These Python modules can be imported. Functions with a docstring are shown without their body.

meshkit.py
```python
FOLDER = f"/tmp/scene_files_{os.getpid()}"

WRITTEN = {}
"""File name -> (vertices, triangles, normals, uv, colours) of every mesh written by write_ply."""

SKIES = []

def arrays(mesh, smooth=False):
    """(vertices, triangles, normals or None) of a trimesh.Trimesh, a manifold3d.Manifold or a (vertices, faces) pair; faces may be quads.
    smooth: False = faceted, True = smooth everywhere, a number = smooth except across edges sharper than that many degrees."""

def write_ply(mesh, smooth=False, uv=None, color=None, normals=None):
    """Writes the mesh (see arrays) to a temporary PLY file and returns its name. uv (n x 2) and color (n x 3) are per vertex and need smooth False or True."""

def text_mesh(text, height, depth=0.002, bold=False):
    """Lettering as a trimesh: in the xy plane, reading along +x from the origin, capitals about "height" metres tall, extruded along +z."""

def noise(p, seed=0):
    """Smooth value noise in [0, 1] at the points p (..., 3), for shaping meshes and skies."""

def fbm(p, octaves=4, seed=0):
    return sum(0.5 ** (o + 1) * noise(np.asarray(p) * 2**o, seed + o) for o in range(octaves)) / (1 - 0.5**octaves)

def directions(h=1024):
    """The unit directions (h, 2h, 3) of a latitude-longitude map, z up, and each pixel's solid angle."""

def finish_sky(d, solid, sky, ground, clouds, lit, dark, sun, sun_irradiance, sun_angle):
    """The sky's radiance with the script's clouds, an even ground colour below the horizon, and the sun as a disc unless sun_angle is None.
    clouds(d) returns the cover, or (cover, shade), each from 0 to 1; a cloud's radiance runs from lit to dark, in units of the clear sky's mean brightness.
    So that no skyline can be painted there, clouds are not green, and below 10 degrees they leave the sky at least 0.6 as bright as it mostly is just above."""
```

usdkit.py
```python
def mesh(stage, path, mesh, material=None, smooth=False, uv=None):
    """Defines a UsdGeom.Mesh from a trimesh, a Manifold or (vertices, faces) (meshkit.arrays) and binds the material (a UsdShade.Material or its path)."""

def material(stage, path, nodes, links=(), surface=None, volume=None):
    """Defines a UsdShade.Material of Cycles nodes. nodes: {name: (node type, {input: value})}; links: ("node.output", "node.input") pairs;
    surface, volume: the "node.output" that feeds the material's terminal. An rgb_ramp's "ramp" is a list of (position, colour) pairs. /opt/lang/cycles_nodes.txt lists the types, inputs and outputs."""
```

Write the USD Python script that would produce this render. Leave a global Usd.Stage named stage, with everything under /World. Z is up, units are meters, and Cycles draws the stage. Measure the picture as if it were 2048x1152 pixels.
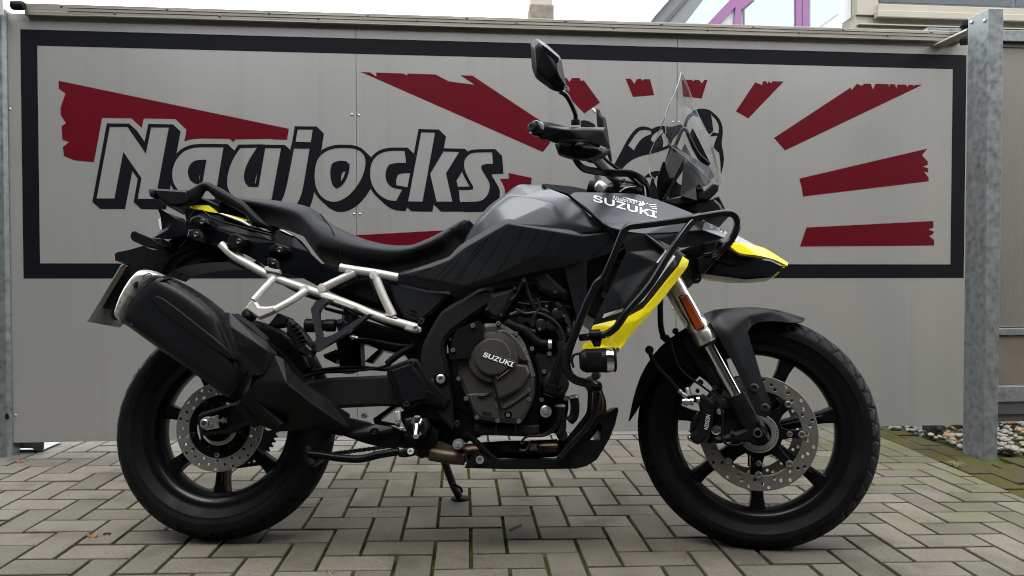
import math, random
import numpy as np, trimesh, shapely
from shapely import affinity
from shapely.geometry import Polygon, Point, box as sbox, LineString
from shapely.ops import unary_union
from scipy.spatial import Delaunay, cKDTree
import usdkit, meshkit
from pxr import Usd, UsdGeom, UsdLux, UsdShade, Gf, Sdf

stage = Usd.Stage.CreateInMemory()
UsdGeom.SetStageUpAxis(stage, 'Z'); UsdGeom.SetStageMetersPerUnit(stage, 1.0)
UsdGeom.Xform.Define(stage, '/World'); UsdGeom.Scope.Define(stage, '/World/Looks')
rng = random.Random(7); nrg = np.random.default_rng(7)

# ------------------------------------------------------------------ camera, sky, sun, exposure
FPX, PITCH, YAW, CAMH = 1450.0, 0.02, 0.0861, 0.767
FW = np.array([math.sin(YAW)*math.cos(PITCH), math.cos(YAW)*math.cos(PITCH), -math.sin(PITCH)])
RT = np.array([math.cos(YAW), -math.sin(YAW), 0.0]); UP = np.cross(RT, FW)
CAM = np.array([0, 0, CAMH])
cam = UsdGeom.Camera.Define(stage, '/World/camera')
cam.CreateHorizontalApertureAttr(36.0); cam.CreateVerticalApertureAttr(20.25)
cam.CreateFocalLengthAttr(36.0*FPX/2048); cam.CreateClippingRangeAttr(Gf.Vec2f(0.05, 2000))
cam.CreateExposureAttr(1.48)
m4 = Gf.Matrix4d(*RT, 0, *UP, 0, *(-FW), 0, *CAM, 1)
UsdGeom.Xformable(cam).AddTransformOp().Set(m4)

SUN_EL, SUN_AZ = math.radians(64), math.radians(205)         # soft light from above, over the photographer's left shoulder
usdkit.material(stage, '/World/Looks/sky_look', {
    'sky': ('sky_texture', {'sky_type': 'single_scattering', 'sun_disc': False, 'sun_elevation': SUN_EL, 'sun_rotation': SUN_AZ}),
    'co': ('texture_coordinate', {}), 'no': ('noise_texture', {'scale': 1.6, 'detail': 5.0}),
    'rp': ('rgb_ramp', {'ramp': [(0.0, (11.5, 12.0, 12.8)), (0.5, (13.5, 13.8, 14.2)), (1.0, (15.5, 15.5, 15.5))]}),
    'mx': ('mix_color', {'fac': 0.93}), 'bg': ('background_shader', {'strength': 0.10})},
    [('co.generated', 'no.vector'), ('no.fac', 'rp.fac'), ('sky.color', 'mx.a'), ('rp.color', 'mx.b'), ('mx.result', 'bg.color')], surface='bg.background')
dome = UsdLux.DomeLight.Define(stage, '/World/sky')
UsdShade.MaterialBindingAPI.Apply(dome.GetPrim()).Bind(UsdShade.Material.Get(stage, '/World/Looks/sky_look'))
dome.GetPrim().SetCustomDataByKey('kind', 'structure'); dome.GetPrim().SetCustomDataByKey('label', 'white overcast sky above the gate')
dome.GetPrim().SetCustomDataByKey('category', 'sky')
sun = UsdLux.DistantLight.Define(stage, '/World/sun')
sun.CreateIntensityAttr(0.2); sun.CreateAngleAttr(30.0); sun.CreateNormalizeAttr(True); sun.CreateColorAttr(Gf.Vec3f(1, .97, .92))
sd = np.array([math.cos(SUN_EL)*math.sin(SUN_AZ), math.cos(SUN_EL)*math.cos(SUN_AZ), math.sin(SUN_EL)])
sx = np.cross([0, 0, 1.0], sd); sx /= np.linalg.norm(sx); sy = np.cross(sd, sx)
UsdGeom.Xformable(sun).AddTransformOp().Set(Gf.Matrix4d(*sx, 0, *sy, 0, *sd, 0, 0, 0, 8, 1))

# ------------------------------------------------------------------ helpers: names, tags, tracing
def numbered(parent, name):
    p, k = f'{parent}/{name}', 1
    while stage.GetPrimAtPath(p): p = f'{parent}/{name}_{k:03d}'; k += 1
    return p
def tag(prim, label=None, cat=None, group=None, kind=None):
    prim = prim.GetPrim() if hasattr(prim, 'GetPrim') else prim
    for k, v in (('label', label), ('category', cat), ('group', group), ('kind', kind)):
        if v: prim.SetCustomDataByKey(k, v)
    return prim
def thing(name, label, cat, kind=None, group=None, mat=None):
    x = UsdGeom.Xform.Define(stage, numbered('/World', name))
    if mat is not None: x.AddTransformOp().Set(Gf.Matrix4d(*np.asarray(mat).T.ravel().tolist()))
    tag(x, label, cat, group, kind); return str(x.GetPath())
MAT = {}
def obj(name, mesh, mat, parent='/World', smooth=False, label=None, kind=None, cat=None):
    m = usdkit.mesh(stage, numbered(parent, name), mesh, MAT[mat], smooth=smooth)
    tag(m, label, cat, None, kind); return str(m.GetPath())
TAGS = {'W1': (0, 0, 3.84), 'W2': (150, 220, 4.1133), 'W3': (560, 220, 4.096), 'W4': (700, 100, 4.096), 'W5': (1200, 0, 2.4), 'W6': (1200, 180, 4.432),
        'A': (160, 340, 3.3875), 'B': (420, 360, 3.841), 'C': (230, 520, 2.619), 'D': (230, 700, 2.953), 'E': (600, 560, 2.88), 'F': (860, 540, 2.7425),
        'G': (780, 340, 4.115), 'H': (1040, 60, 3.2), 'I': (1100, 360, 3.2), 'J': (1100, 560, 3.2), 'K': (1240, 560, 3.2), 'L': (1240, 600, 2.259),
        'N': (160, 520, 7.2), 'Q': (0, 780, 7.68), 'R': (1280, 0, 2.6667), 'T': (1900, 0, 5.007), 'V': (1900, 600, 3.493), 'X': (0, 0, 1)}
def P(s, L=0.0):
    """'A 10,20 30,40,.1 B ...' -> rows of (px, py, L) in photograph pixels."""
    o, out = TAGS['X'], []
    for w in s.replace(';', ' ').split():
        if w in TAGS: o = TAGS[w]; continue
        q = [float(v) for v in w.split(',')]
        out.append((q[0]/o[2]+o[0], q[1]/o[2]+o[1], q[2] if len(q) > 2 else L))
    return np.array(out)
def rays(xy): 
    xy = np.atleast_2d(xy)
    return FW + np.outer((xy[:, 0]-1024)/FPX, RT) - np.outer((xy[:, 1]-576)/FPX, UP)
def ground(x, y, z=0.0):
    d = rays([[x, y]])[0]; return CAM + d*((z-CAMH)/d[2])
def onplane(xy, y0):
    d = rays(xy); return CAM + d*(y0/d[:, 1])[:, None]

# ------------------------------------------------------------------ materials
def mk(name, base, rough=.5, metal=0.0, var=0.0, vscale=40.0, bump=0.0, bscale=300.0, coat=0.0, rvar=0.0, spec=0.5, coords='position', island=0.0, stretch=None, detail=3.0):
    n = {'p': ('principled_bsdf', {'base_color': base, 'roughness': rough, 'metallic': metal, 'coat_weight': coat, 'coat_roughness': .08, 'specular_ior_level': spec}), 'g': ('geometry', {})}
    l = []
    src = 'g.position'
    if stretch: n['mp'] = ('mapping', {'scale': stretch}); l.append((src, 'mp.vector')); src = 'mp.vector'
    col = None
    if var or rvar:
        n['n'] = ('noise_texture', {'scale': vscale, 'detail': detail}); l.append((src, 'n.vector'))
    if var:
        n['r'] = ('rgb_ramp', {'ramp': [(.25, tuple(max(0, c*(1-var)) for c in base)), (.75, tuple(min(1, c*(1+var)) for c in base))]})
        l += [('n.fac', 'r.fac')]; col = 'r.color'
    if island:
        n['w'] = ('white_noise_texture', {'dimensions': '1D'}); n['hs'] = ('hsv', {'hue': .5}) 
        n['ma'] = ('map_range', {'from_min': 0, 'from_max': 1, 'to_min': 1-island, 'to_max': 1+island})
        l += [('g.random_per_island', 'w.w'), ('w.value', 'ma.value'), ('ma.result', 'hs.value')]
        if col: l.append((col, 'hs.color'))
        else: n['hs'][1]['color'] = base
        col = 'hs.color'
    if col: l.append((col, 'p.base_color'))
    if rvar:
        n['rr'] = ('map_range', {'from_min': .3, 'from_max': .7, 'to_min': max(.02, rough-rvar), 'to_max': min(1, rough+rvar)})
        l += [('n.fac', 'rr.value'), ('rr.result', 'p.roughness')]
    if bump:
        n['bn'] = ('noise_texture', {'scale': bscale, 'detail': 3.0}); n['b'] = ('bump', {'strength': bump, 'distance': .002})
        l += [('g.position', 'bn.vector'), ('bn.fac', 'b.height'), ('b.normal', 'p.normal')]
    MAT[name] = usdkit.material(stage, '/World/Looks/'+name, n, l, surface='p.BSDF')
# name, base, rough, metal ...
mk('asphalt', (.06, .06, .058), .9, var=.3, vscale=30)
mk('hanger_grey', (.035, .038, .043), .33, metal=.5)
mk('tail_black', (.0028, .0032, .0045), .16, spec=.05)
mk('black_plastic', (.0040, .0043, .0050), 0.38, bump=.05, bscale=900, var=.15, vscale=12, spec=0.1)
mk('smooth_plastic', (.0030, .0031, .0035), .30, var=.1, vscale=10, spec=.09)
mk('knee_plastic', (.0075, .0085, .0100), .34, bump=.04, bscale=1200, spec=.22)
mk('gloss_black', (.0030, .0033, .0040), .14, coat=.25, rvar=.04, vscale=9, spec=.2)
mk('grey_paint', (.034, .039, .044), .31, metal=.4, coat=.1, bump=.012, bscale=2500, spec=.5)
mk('light_grey_paint', (.24, .26, .28), .36, metal=.4)
mk('yellow_paint', (.80, .66, .004), .34, coat=.25, var=.04, vscale=8)
mk('frame_silver', (.47, .455, .42), .45, metal=.5, bump=.04, bscale=700)
mk('dark_silver', (.075, .08, .09), .36, metal=.6, bump=.03, bscale=600)
mk('fork_silver', (.66, .63, .56), .32, metal=1.0, rvar=.06, vscale=30)
mk('chrome', (.80, .78, .72), .10, metal=1.0)
mk('raw_steel', (.44, .435, .42), .34, metal=.85, var=.12, vscale=160)
mk('satin_white_metal', (.56, .545, .505), .36, metal=.8, var=.12, vscale=60, rvar=.1)
mk('disc_steel', (.48, .47, .44), .34, metal=.95, var=.05, vscale=40)
mk('front_disc_steel', (.25, .24, .21), .36, metal=.9, var=.08, vscale=60)
mk('bolt_steel', (.40, .395, .375), .32, metal=.95)
mk('bolt_dark', (.03, .03, .032), .35, metal=.6)
mk('rubber', (.0046, .0048, .0054), 0.5, bump=.05, bscale=500, var=.25, vscale=18, rvar=.1, spec=0.1)
mk('rim_black', (.0026, .0026, .0034), 0.28, coat=.1, spec=0.16)
mk('engine_black', (.0052, .0053, .0057), .36, metal=.1, bump=.06, bscale=600, var=.3, vscale=25, spec=.18)
mk('engine_bronze', (.074, .069, .062), .34, metal=.75, bump=.05, bscale=900, var=.08, vscale=30)
mk('engine_grey', (.0100, .0105, .0112), .34, metal=.2, bump=.04, bscale=700, spec=.26)
mk('heat_copper', (.065, .042, .032), .38, metal=.9, var=.5, vscale=25, rvar=.1)
mk('heat_brown', (.060, .046, .031), .45, metal=.7, var=.45, vscale=35)
mk('exhaust_black', (.0046, .0049, .0055), .34, bump=.06, bscale=1500, var=.1, vscale=20, spec=.14)
mk('seat_vinyl', (.0150, .0165, .0195), .5, bump=.3, bscale=1500, var=.1, vscale=200, spec=.2)
mk('white_decal', (.78, .79, .80), .4)
mk('pale_decal', (.56, .54, .50), .42)
mk('pale_plate', (.20, .195, .165), .5, var=.06)
mk('amber', (.22, .032, .006), .18, coat=.3)
mk('red_lens', (.28, .008, .008), .2)
mk('mirror_glass', (.8, .8, .8), .03, metal=1.0)
mk('galvanised', (.165, .178, .183), .44, metal=.6, var=.26, vscale=38, rvar=.1, detail=1.0)
mk('aluminium', (.235, .218, .188), .4, metal=.65, var=.3, vscale=8, stretch=(.4, 4, 25), rvar=.1)
mk('black_vinyl', (.0035, .0042, .0058), .4, spec=.12)
mk('red_vinyl', (.080, .0016, .0060), .42, spec=.12)
mk('beige_wall', (.25, .23, .185), .7, var=.05, vscale=3)
mk('white_frame', (.45, .46, .47), .4)
mk('house_render', (.40, .33, .21), .8, var=.1, vscale=2)
mk('pink_frame', (.17, .06, .17), .4)
mk('dark_frame', (.04, .04, .042), .4)
mk('roof_grey', (.12, .13, .135), .6, var=.1)
mk('brown_panel', (.11, .095, .075), .55, var=.15, vscale=6)
mk('corrugated', (.19, .178, .155), .5)
mk('facade_dark', (.045, .045, .043), .8, var=.2, vscale=2)
mk('brick_red', (.12, .10, .075), .85, var=.4, vscale=5)
mk('leaf_dry', (.20, .085, .035), .7, var=.3, vscale=200)
mk('twig', (.035, .028, .02), .8)
mk('weed', (.16, .15, .05), .6)
mk('pebble', (.20, .185, .16), .62, var=.3, vscale=120, island=.7)
mk('pebble_warm', (.27, .16, .07), .6, var=.3, vscale=120, island=.3)

def special(name, nodes, links): MAT[name] = usdkit.material(stage, '/World/Looks/'+name, nodes, links, surface='p.BSDF')
# brushed composite sheet of the gate: faint vertical streaks, dirt splashed up from the ground (a stain of its own)
special('gate_sheet', {'g': ('geometry', {}), 'm1': ('mapping', {'scale': (90, 1, 1.2)}), 'n1': ('noise_texture', {'scale': 1.0, 'detail': 4.0}),
    'n2': ('noise_texture', {'scale': 1.1, 'detail': 2.0}), 'r1': ('rgb_ramp', {'ramp': [(.2, (.480, .487, .484)), (.8, (.510, .518, .516))]}),
    'sx': ('separate_xyz', {}), 'mz': ('map_range', {'from_min': .03, 'from_max': .30, 'to_min': .62, 'to_max': .30, 'clamp': True}),
    'n3': ('noise_texture', {'scale': 95, 'detail': 3.0}), 'lt': ('math', {'math_type': 'less_than'}),
    'mx': ('mix_color', {'b': (.085, .07, .05)}), 'dk': ('math', {'math_type': 'multiply', 'value2': .65}),
    'ms': ('mapping', {'scale': (14, 1, .35)}), 'ns': ('noise_texture', {'scale': 1.0, 'detail': 3.0}), 'rs': ('rgb_ramp', {'ramp': [(.58, (1, 1, 1)), (.75, (.90, .89, .87))]}),
    'mu': ('mix_color', {'blend_type': 'multiply', 'fac': 1.0}),
    'p': ('principled_bsdf', {'metallic': .45, 'roughness': .36}), 'rr': ('map_range', {'from_min': .3, 'from_max': .7, 'to_min': .30, 'to_max': .42})},
    [('g.position', 'm1.vector'), ('m1.vector', 'n1.vector'), ('n1.fac', 'r1.fac'), ('g.position', 'sx.vector'), ('sx.z', 'mz.value'), ('g.position', 'n3.vector'),
     ('n3.fac', 'lt.value1'), ('mz.result', 'lt.value2'), ('lt.value', 'dk.value1'), ('g.position', 'ms.vector'), ('ms.vector', 'ns.vector'), ('ns.fac', 'rs.fac'),
     ('r1.color', 'mu.a'), ('rs.color', 'mu.b'), ('mu.result', 'mx.a'), ('g.position', 'n2.vector'), ('n2.fac', 'rr.value'), ('rr.result', 'p.roughness'), ('mx.result', 'p.base_color')])
# concrete pavers: grain, tone that varies from stone to stone, algae towards the right-hand edge
special('paver', {'g': ('geometry', {}), 'oi': ('object_info', {}), 'n1': ('noise_texture', {'scale': 420, 'detail': 2.0}), 'n2': ('noise_texture', {'scale': 6, 'detail': 4.0}),
    'sp': ('rgb_ramp', {'ramp': [(.30, (.063, .056, .042)), (.5, (.121, .110, .085)), (.72, (.188, .173, .138))]}),
    'tone': ('map_range', {'from_min': 0, 'from_max': 1, 'to_min': .76, 'to_max': 1.20}), 'h': ('hsv', {'saturation': 1.0}), 'n5': ('noise_texture', {'scale': 150, 'detail': 4.0, 'roughness': .75}), 'g5': ('rgb_ramp', {'ramp': [(.28, (.62, .60, .57)), (.5, (1, 1, 1)), (.74, (1.3, 1.3, 1.28))]}), 'm5': ('mix_color', {'blend_type': 'multiply', 'fac': .9}),
    'st': ('rgb_ramp', {'ramp': [(.34, (.58, .56, .54)), (.47, (.88, .87, .86)), (.62, (1, 1, 1))]}), 'mu': ('mix_color', {'blend_type': 'multiply', 'fac': .8}),
    'sx': ('separate_xyz', {}), 'mr': ('map_range', {'from_min': .9, 'from_max': 2.1, 'to_min': -.26, 'to_max': .26, 'clamp': True}), 'ad': ('math', {'math_type': 'add'}),
    'n4': ('noise_texture', {'scale': 4.5, 'detail': 4.0}), 'ar': ('rgb_ramp', {'ramp': [(.50, (0, 0, 0)), (.85, (1, 1, 1))]}), 'mg': ('mix_color', {'b': (.080, .085, .022)}),
    'p': ('principled_bsdf', {'roughness': .82}), 'b': ('bump', {'strength': .5, 'distance': .0012}), 'am': ('math', {'math_type': 'multiply', 'value2': .75})},
    [('g.position', 'n1.vector'), ('g.position', 'n2.vector'), ('n1.fac', 'sp.fac'), ('oi.random', 'tone.value'), ('sp.color', 'h.color'), ('tone.result', 'h.value'),
     ('n2.fac', 'st.fac'), ('g.position', 'n5.vector'), ('n5.fac', 'g5.fac'), ('h.color', 'm5.a'), ('g5.color', 'm5.b'), ('m5.result', 'mu.a'), ('st.color', 'mu.b'), ('g.position', 'sx.vector'), ('sx.x', 'mr.value'), ('g.position', 'n4.vector'), ('n4.fac', 'ad.value1'),
     ('mr.result', 'ad.value2'), ('ad.value', 'ar.fac'), ('ar.color', 'am.value1'), ('am.value', 'mg.fac'), ('mu.result', 'mg.a'), ('mg.result', 'p.base_color'), ('n1.fac', 'b.height'), ('b.normal', 'p.normal')])
def mossy(name, lo, hi, mosscol, a, b, rough=.95):
    special(name, {'g': ('geometry', {}), 'n1': ('noise_texture', {'scale': 260, 'detail': 3.0}), 'n2': ('noise_texture', {'scale': 9, 'detail': 5.0}),
        'r1': ('rgb_ramp', {'ramp': [(.3, lo), (.7, hi)]}), 'r2': ('rgb_ramp', {'ramp': [(a, (0, 0, 0)), (b, (1, 1, 1))]}),
        'rm': ('rgb_ramp', {'ramp': [(.3, tuple(c*.45 for c in mosscol)), (.7, tuple(c*1.35 for c in mosscol))]}), 'mx': ('mix_color', {}),
        'p': ('principled_bsdf', {'roughness': rough, 'specular_ior_level': .2}), 'bp': ('bump', {'strength': .8, 'distance': .003})},
        [('g.position', 'n1.vector'), ('g.position', 'n2.vector'), ('n1.fac', 'r1.fac'), ('n1.fac', 'rm.fac'), ('n2.fac', 'r2.fac'), ('r2.color', 'mx.fac'),
         ('r1.color', 'mx.a'), ('rm.color', 'mx.b'), ('mx.result', 'p.base_color'), ('n1.fac', 'bp.height'), ('bp.normal', 'p.normal')])
mossy('joint_soil', (.006, .005, .004), (.020, .017, .013), (.050, .064, .010), .38, .54)
mossy('moss_brick', (.022, .020, .013), (.075, .065, .045), (.056, .053, .009), .36, .58)
# thin panes
for nm, tint, ior, ro in (('screen_clear', (.955, .955, .95), 1.05, .05), ('window_pane', (.25, .29, .31), 3.4, .03), ('poly_pane', (.45, .46, .46), 1.5, .3)):
    MAT[nm] = usdkit.material(stage, '/World/Looks/'+nm, {'ge': ('geometry', {}), 'io': ('mix_float', {'a': ior, 'b': 1/ior}), 't': ('transparent_bsdf', {'color': tint}), 'gl': ('glossy_bsdf', {'color': (.82, .89, .95), 'roughness': ro}),
        'f': ('fresnel', {}), 'm': ('mix_closure', {})}, [('ge.backfacing', 'io.fac'), ('io.result', 'f.IOR'), ('f.fac', 'm.fac'), ('t.BSDF', 'm.closure1'), ('gl.BSDF', 'm.closure2')], surface='m.closure')

# ------------------------------------------------------------------ mesh helpers
def concat(ms): return trimesh.util.concatenate([trimesh.Trimesh(*m, process=False) if isinstance(m, tuple) else m for m in ms])
def boxm(x0, x1, y0, y1, z0, z1, b=0.0):
    """A box, its edges chamfered by b."""
    if not b: 
        m = trimesh.creation.box((x1-x0, y1-y0, z1-z0)); m.apply_translation(((x0+x1)/2, (y0+y1)/2, (z0+z1)/2)); return m
    pts = [(X+dx, Y+dy, Z+dz) for X, sx_ in ((x0, 1), (x1, -1)) for Y, sy_ in ((y0, 1), (y1, -1)) for Z, sz_ in ((z0, 1), (z1, -1))
           for dx, dy, dz in ((0, b*sy_, b*sz_), (b*sx_, 0, b*sz_), (b*sx_, b*sy_, 0))]
    return trimesh.convex.convex_hull(np.array(pts))
def ccw(p): return p if np.sum(p[:, 0]*np.roll(p[:, 1], -1)-np.roll(p[:, 0], -1)*p[:, 1]) > 0 else p[::-1]
def inset(p, b):
    """A ccw ring (n,2) moved inwards by b, vertex for vertex."""
    d = np.roll(p, -1, 0)-p; d /= np.maximum(np.linalg.norm(d, axis=1), 1e-9)[:, None]
    n = np.stack([-d[:, 1], d[:, 0]], 1); m = n+np.roll(n, 1, 0); k = np.maximum((m*n).sum(1), .35)
    return p+m*(b/k)[:, None]
def tri2(poly):
    v, f = trimesh.creation.triangulate_polygon(poly, engine='earcut'); return np.asarray(v), np.asarray(f)
def slab(poly, l0, l1, bev=.0015):
    """Prism over a shapely polygon (in the panel's X, Z) from l0 (back) to l1 (front, +L), chamfered at the front; returns (v(x, z, l), f)."""
    V, F, n0 = [], [], 0
    for g in getattr(poly, 'geoms', [poly]):
        if g.is_empty or g.geom_type != 'Polygon': continue
        g = shapely.geometry.polygon.orient(g.simplify(1e-5))
        rings = [np.array(r.coords)[:-1] for r in (g.exterior, *g.interiors)]
        ins = [inset(r, bev) if bev else r for r in rings]
        try:
            fp = Polygon(ins[0], ins[1:]); assert fp.is_valid
        except Exception:
            ins = rings; fp = g
        for r, q in zip(rings, ins):
            n = len(r); lay = [(r, l0), (r, l1-bev), (q, l1)] if bev else [(r, l0), (r, l1)]
            for a, l in lay: V.append(np.column_stack([a, np.full(n, l)]))
            for k in range(len(lay)-1):
                a = n0+k*n+np.arange(n); b = n0+k*n+(np.arange(n)+1) % n
                F += [np.stack([a, b, b+n], 1), np.stack([a, b+n, a+n], 1)]
            n0 += n*len(lay)
        for pol, l, flip in ((fp, l1, False), (g, l0, True)):
            v, f = tri2(pol); V.append(np.column_stack([v, np.full(len(v), l)]))
            a, b, c = v[f[:, 0]], v[f[:, 1]], v[f[:, 2]]
            up = ((b-a)[:, 0]*(c-a)[:, 1]-(b-a)[:, 1]*(c-a)[:, 0]) > 0
            f = np.where((up != flip)[:, None], f, f[:, ::-1]); F.append(f+n0); n0 += len(v)
    return np.vstack(V), np.vstack(F)
def spline(p, n=8, closed=False):
    p = np.asarray(p, float)
    if len(p) < 3 and not closed: return np.linspace(p[0], p[-1], max(2, n))
    q = np.vstack([p[-1], p, p[:2]]) if closed else np.vstack([2*p[0]-p[1], p, 2*p[-1]-p[-2]])
    out, t = [], np.linspace(0, 1, n, endpoint=False)[:, None]
    for i in range(1, len(q)-2):
        a, b, c, d = q[i-1:i+3]
        out.append(.5*(2*b+(c-a)*t+(2*a-5*b+4*c-d)*t**2+(3*b-a-3*c+d)*t**3))
    r = np.vstack(out); return r if closed else np.vstack([r, p[-1]])
def sweep(path, r, k=10, cap=True):
    """Round tube along path (n,3); r a number or one per point. Ends closed by a small dome."""
    p = np.asarray(path, float); n = len(p); r = np.broadcast_to(np.asarray(r, float), n).copy()
    t = np.gradient(p, axis=0); t /= np.maximum(np.linalg.norm(t, axis=1), 1e-9)[:, None]
    u = np.cross(t[0], [.3, .9, .1]); u /= np.linalg.norm(u); rings = []
    for i in range(n):
        u = u-t[i]*(u@t[i]); u /= np.linalg.norm(u); w = np.cross(t[i], u); a = np.linspace(0, 2*np.pi, k, endpoint=False)
        rings.append((p[i], r[i], np.cos(a)[:, None]*u+np.sin(a)[:, None]*w))
    L = []
    if cap:
        for s in (.35, .8): L.append(rings[0][0]-t[0]*rings[0][1]*.3*(1-s)+rings[0][2]*rings[0][1]*s)
    L += [c+d*q for c, q, d in rings]
    if cap:
        for s in (.8, .35): L.append(rings[-1][0]+t[-1]*rings[-1][1]*.3*(1-s)+rings[-1][2]*rings[-1][1]*s)
    V = np.vstack(L+[L[0].mean(0)[None], L[-1].mean(0)[None]]); m = len(L); F = []
    i = np.arange(k); j = (i+1) % k
    for s in range(m-1): F += [np.stack([s*k+i, s*k+j, s*k+k+j], 1), np.stack([s*k+i, s*k+k+j, s*k+k+i], 1)]
    F += [np.stack([np.full(k, m*k), j, i], 1), np.stack([np.full(k, m*k+1), (m-1)*k+i, (m-1)*k+j], 1)]
    return trimesh.Trimesh(V, np.vstack(F), process=False)
def revolve(prof, n=48, closed=False):
    """prof rows (radius, l); turned about the l axis. Returns v (x, z, l)."""
    p = np.asarray(prof, float); a = np.linspace(0, 2*np.pi, n, endpoint=False); m = len(p)
    V = np.stack([np.outer(np.cos(a), p[:, 0]), np.outer(np.sin(a), p[:, 0]), np.tile(p[:, 1], (n, 1))], -1).reshape(-1, 3)
    F, i = [], np.arange(n); j = (i+1) % n
    for k in range(m if closed else m-1):
        q = (k+1) % m
        F += [np.stack([i*m+k, j*m+k, j*m+q], 1), np.stack([i*m+k, j*m+q, i*m+q], 1)]
    return V, np.vstack(F)
def fixed(v, f):
    m = trimesh.Trimesh(v, f, process=True); m.update_faces(m.nondegenerate_faces()); trimesh.repair.fix_normals(m, multibody=True); return m

# ------------------------------------------------------------------ paving
S0 = CAMH/.805
CW = np.array([[-0.1476, 2.18855], [0.10573, -0.00576], [0.00265, 0.10696], [-2e-05, -0.00023], [-0.00015, 2e-05], [-0.00011, 0.00034]])*S0
def cell(u, v):
    u, v = np.asarray(u, float), np.asarray(v, float); uc, vc = np.clip(u, -14, 22), np.clip(v, -5, 11)
    q = np.stack([1+0*u, uc, vc, uc*vc, uc*uc, vc*vc], -1)@CW
    return q+np.stack([u-uc, 0*u], -1)@np.array([[.1007, -.0055], [0, 0]])+np.stack([0*v, v-vc], -1)@np.array([[0, 0], [.0026, .1015]])
E0, E1 = ground(1768, 874)[:2], ground(2046, 994)[:2]                  # right-hand edge of the herringbone
ed = (E1-E0)/np.linalg.norm(E1-E0); en = np.array([-ed[1], ed[0]])      # en points to the right of the edge
if en[0] < 0: en = -en
far = Polygon([E0-ed*4, E1+ed*4, E1+ed*4-en*12, E0-ed*4-en*12])
pav = thing('pavement', 'grey herringbone concrete block paving under the motorcycle', 'pavement', kind='structure')
def paver_mesh(poly, z, tilt):
    poly = poly.buffer(-.0052, join_style=2)
    if poly.is_empty or poly.geom_type != 'Polygon' or poly.area < .0012: return None
    v, f = slab(poly, -.03, 0, .0017)
    c = v[:, :2].mean(0); v[:, 2] += z+(v[:, :2]-c)@tilt
    return v, f
cells = []
for j in range(-9, 22):
    for i in range(-26, 32):
        k = (i-j) % 4
        if k == 0: cells.append((i, j, i+2, j+1))
        if k == 3: cells.append((i, j, i+1, j+2))
pieces = []
for a, b, c, d in cells:
    q = cell([a, c, c, a], [b, b, d, d]); pg = Polygon(q).intersection(far)
    if pg.is_empty or pg.geom_type != 'Polygon': continue
    ctr = np.array(pg.centroid.coords[0])
    if ctr[1] > 4.4 or ctr[1] < .9 or abs(ctr[0]) > 3.4: continue
    d3 = np.array([*ctr, 0])-CAM; dep = d3@FW; px, py = 1024+FPX*(d3@RT)/dep, 576-FPX*(d3@UP)/dep
    seen = -90 < px < 2130 and 840 < py < 1215
    pieces.append(((0 if seen else 1), dep, pg))
pieces.sort(key=lambda t: (t[0], t[1]))
rest = []
for n, (s, dep, pg) in enumerate(pieces):
    m = paver_mesh(pg, rng.uniform(-.0016, .0008), np.array([rng.uniform(-.008, .008), rng.uniform(-.008, .008)]))
    if m is None: continue
    if n < 298: obj('paver', m, 'paver', pav)
    else: rest.append(m)
if rest: obj('paver_field', concat(rest), 'paver', pav, kind='stuff')
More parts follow.
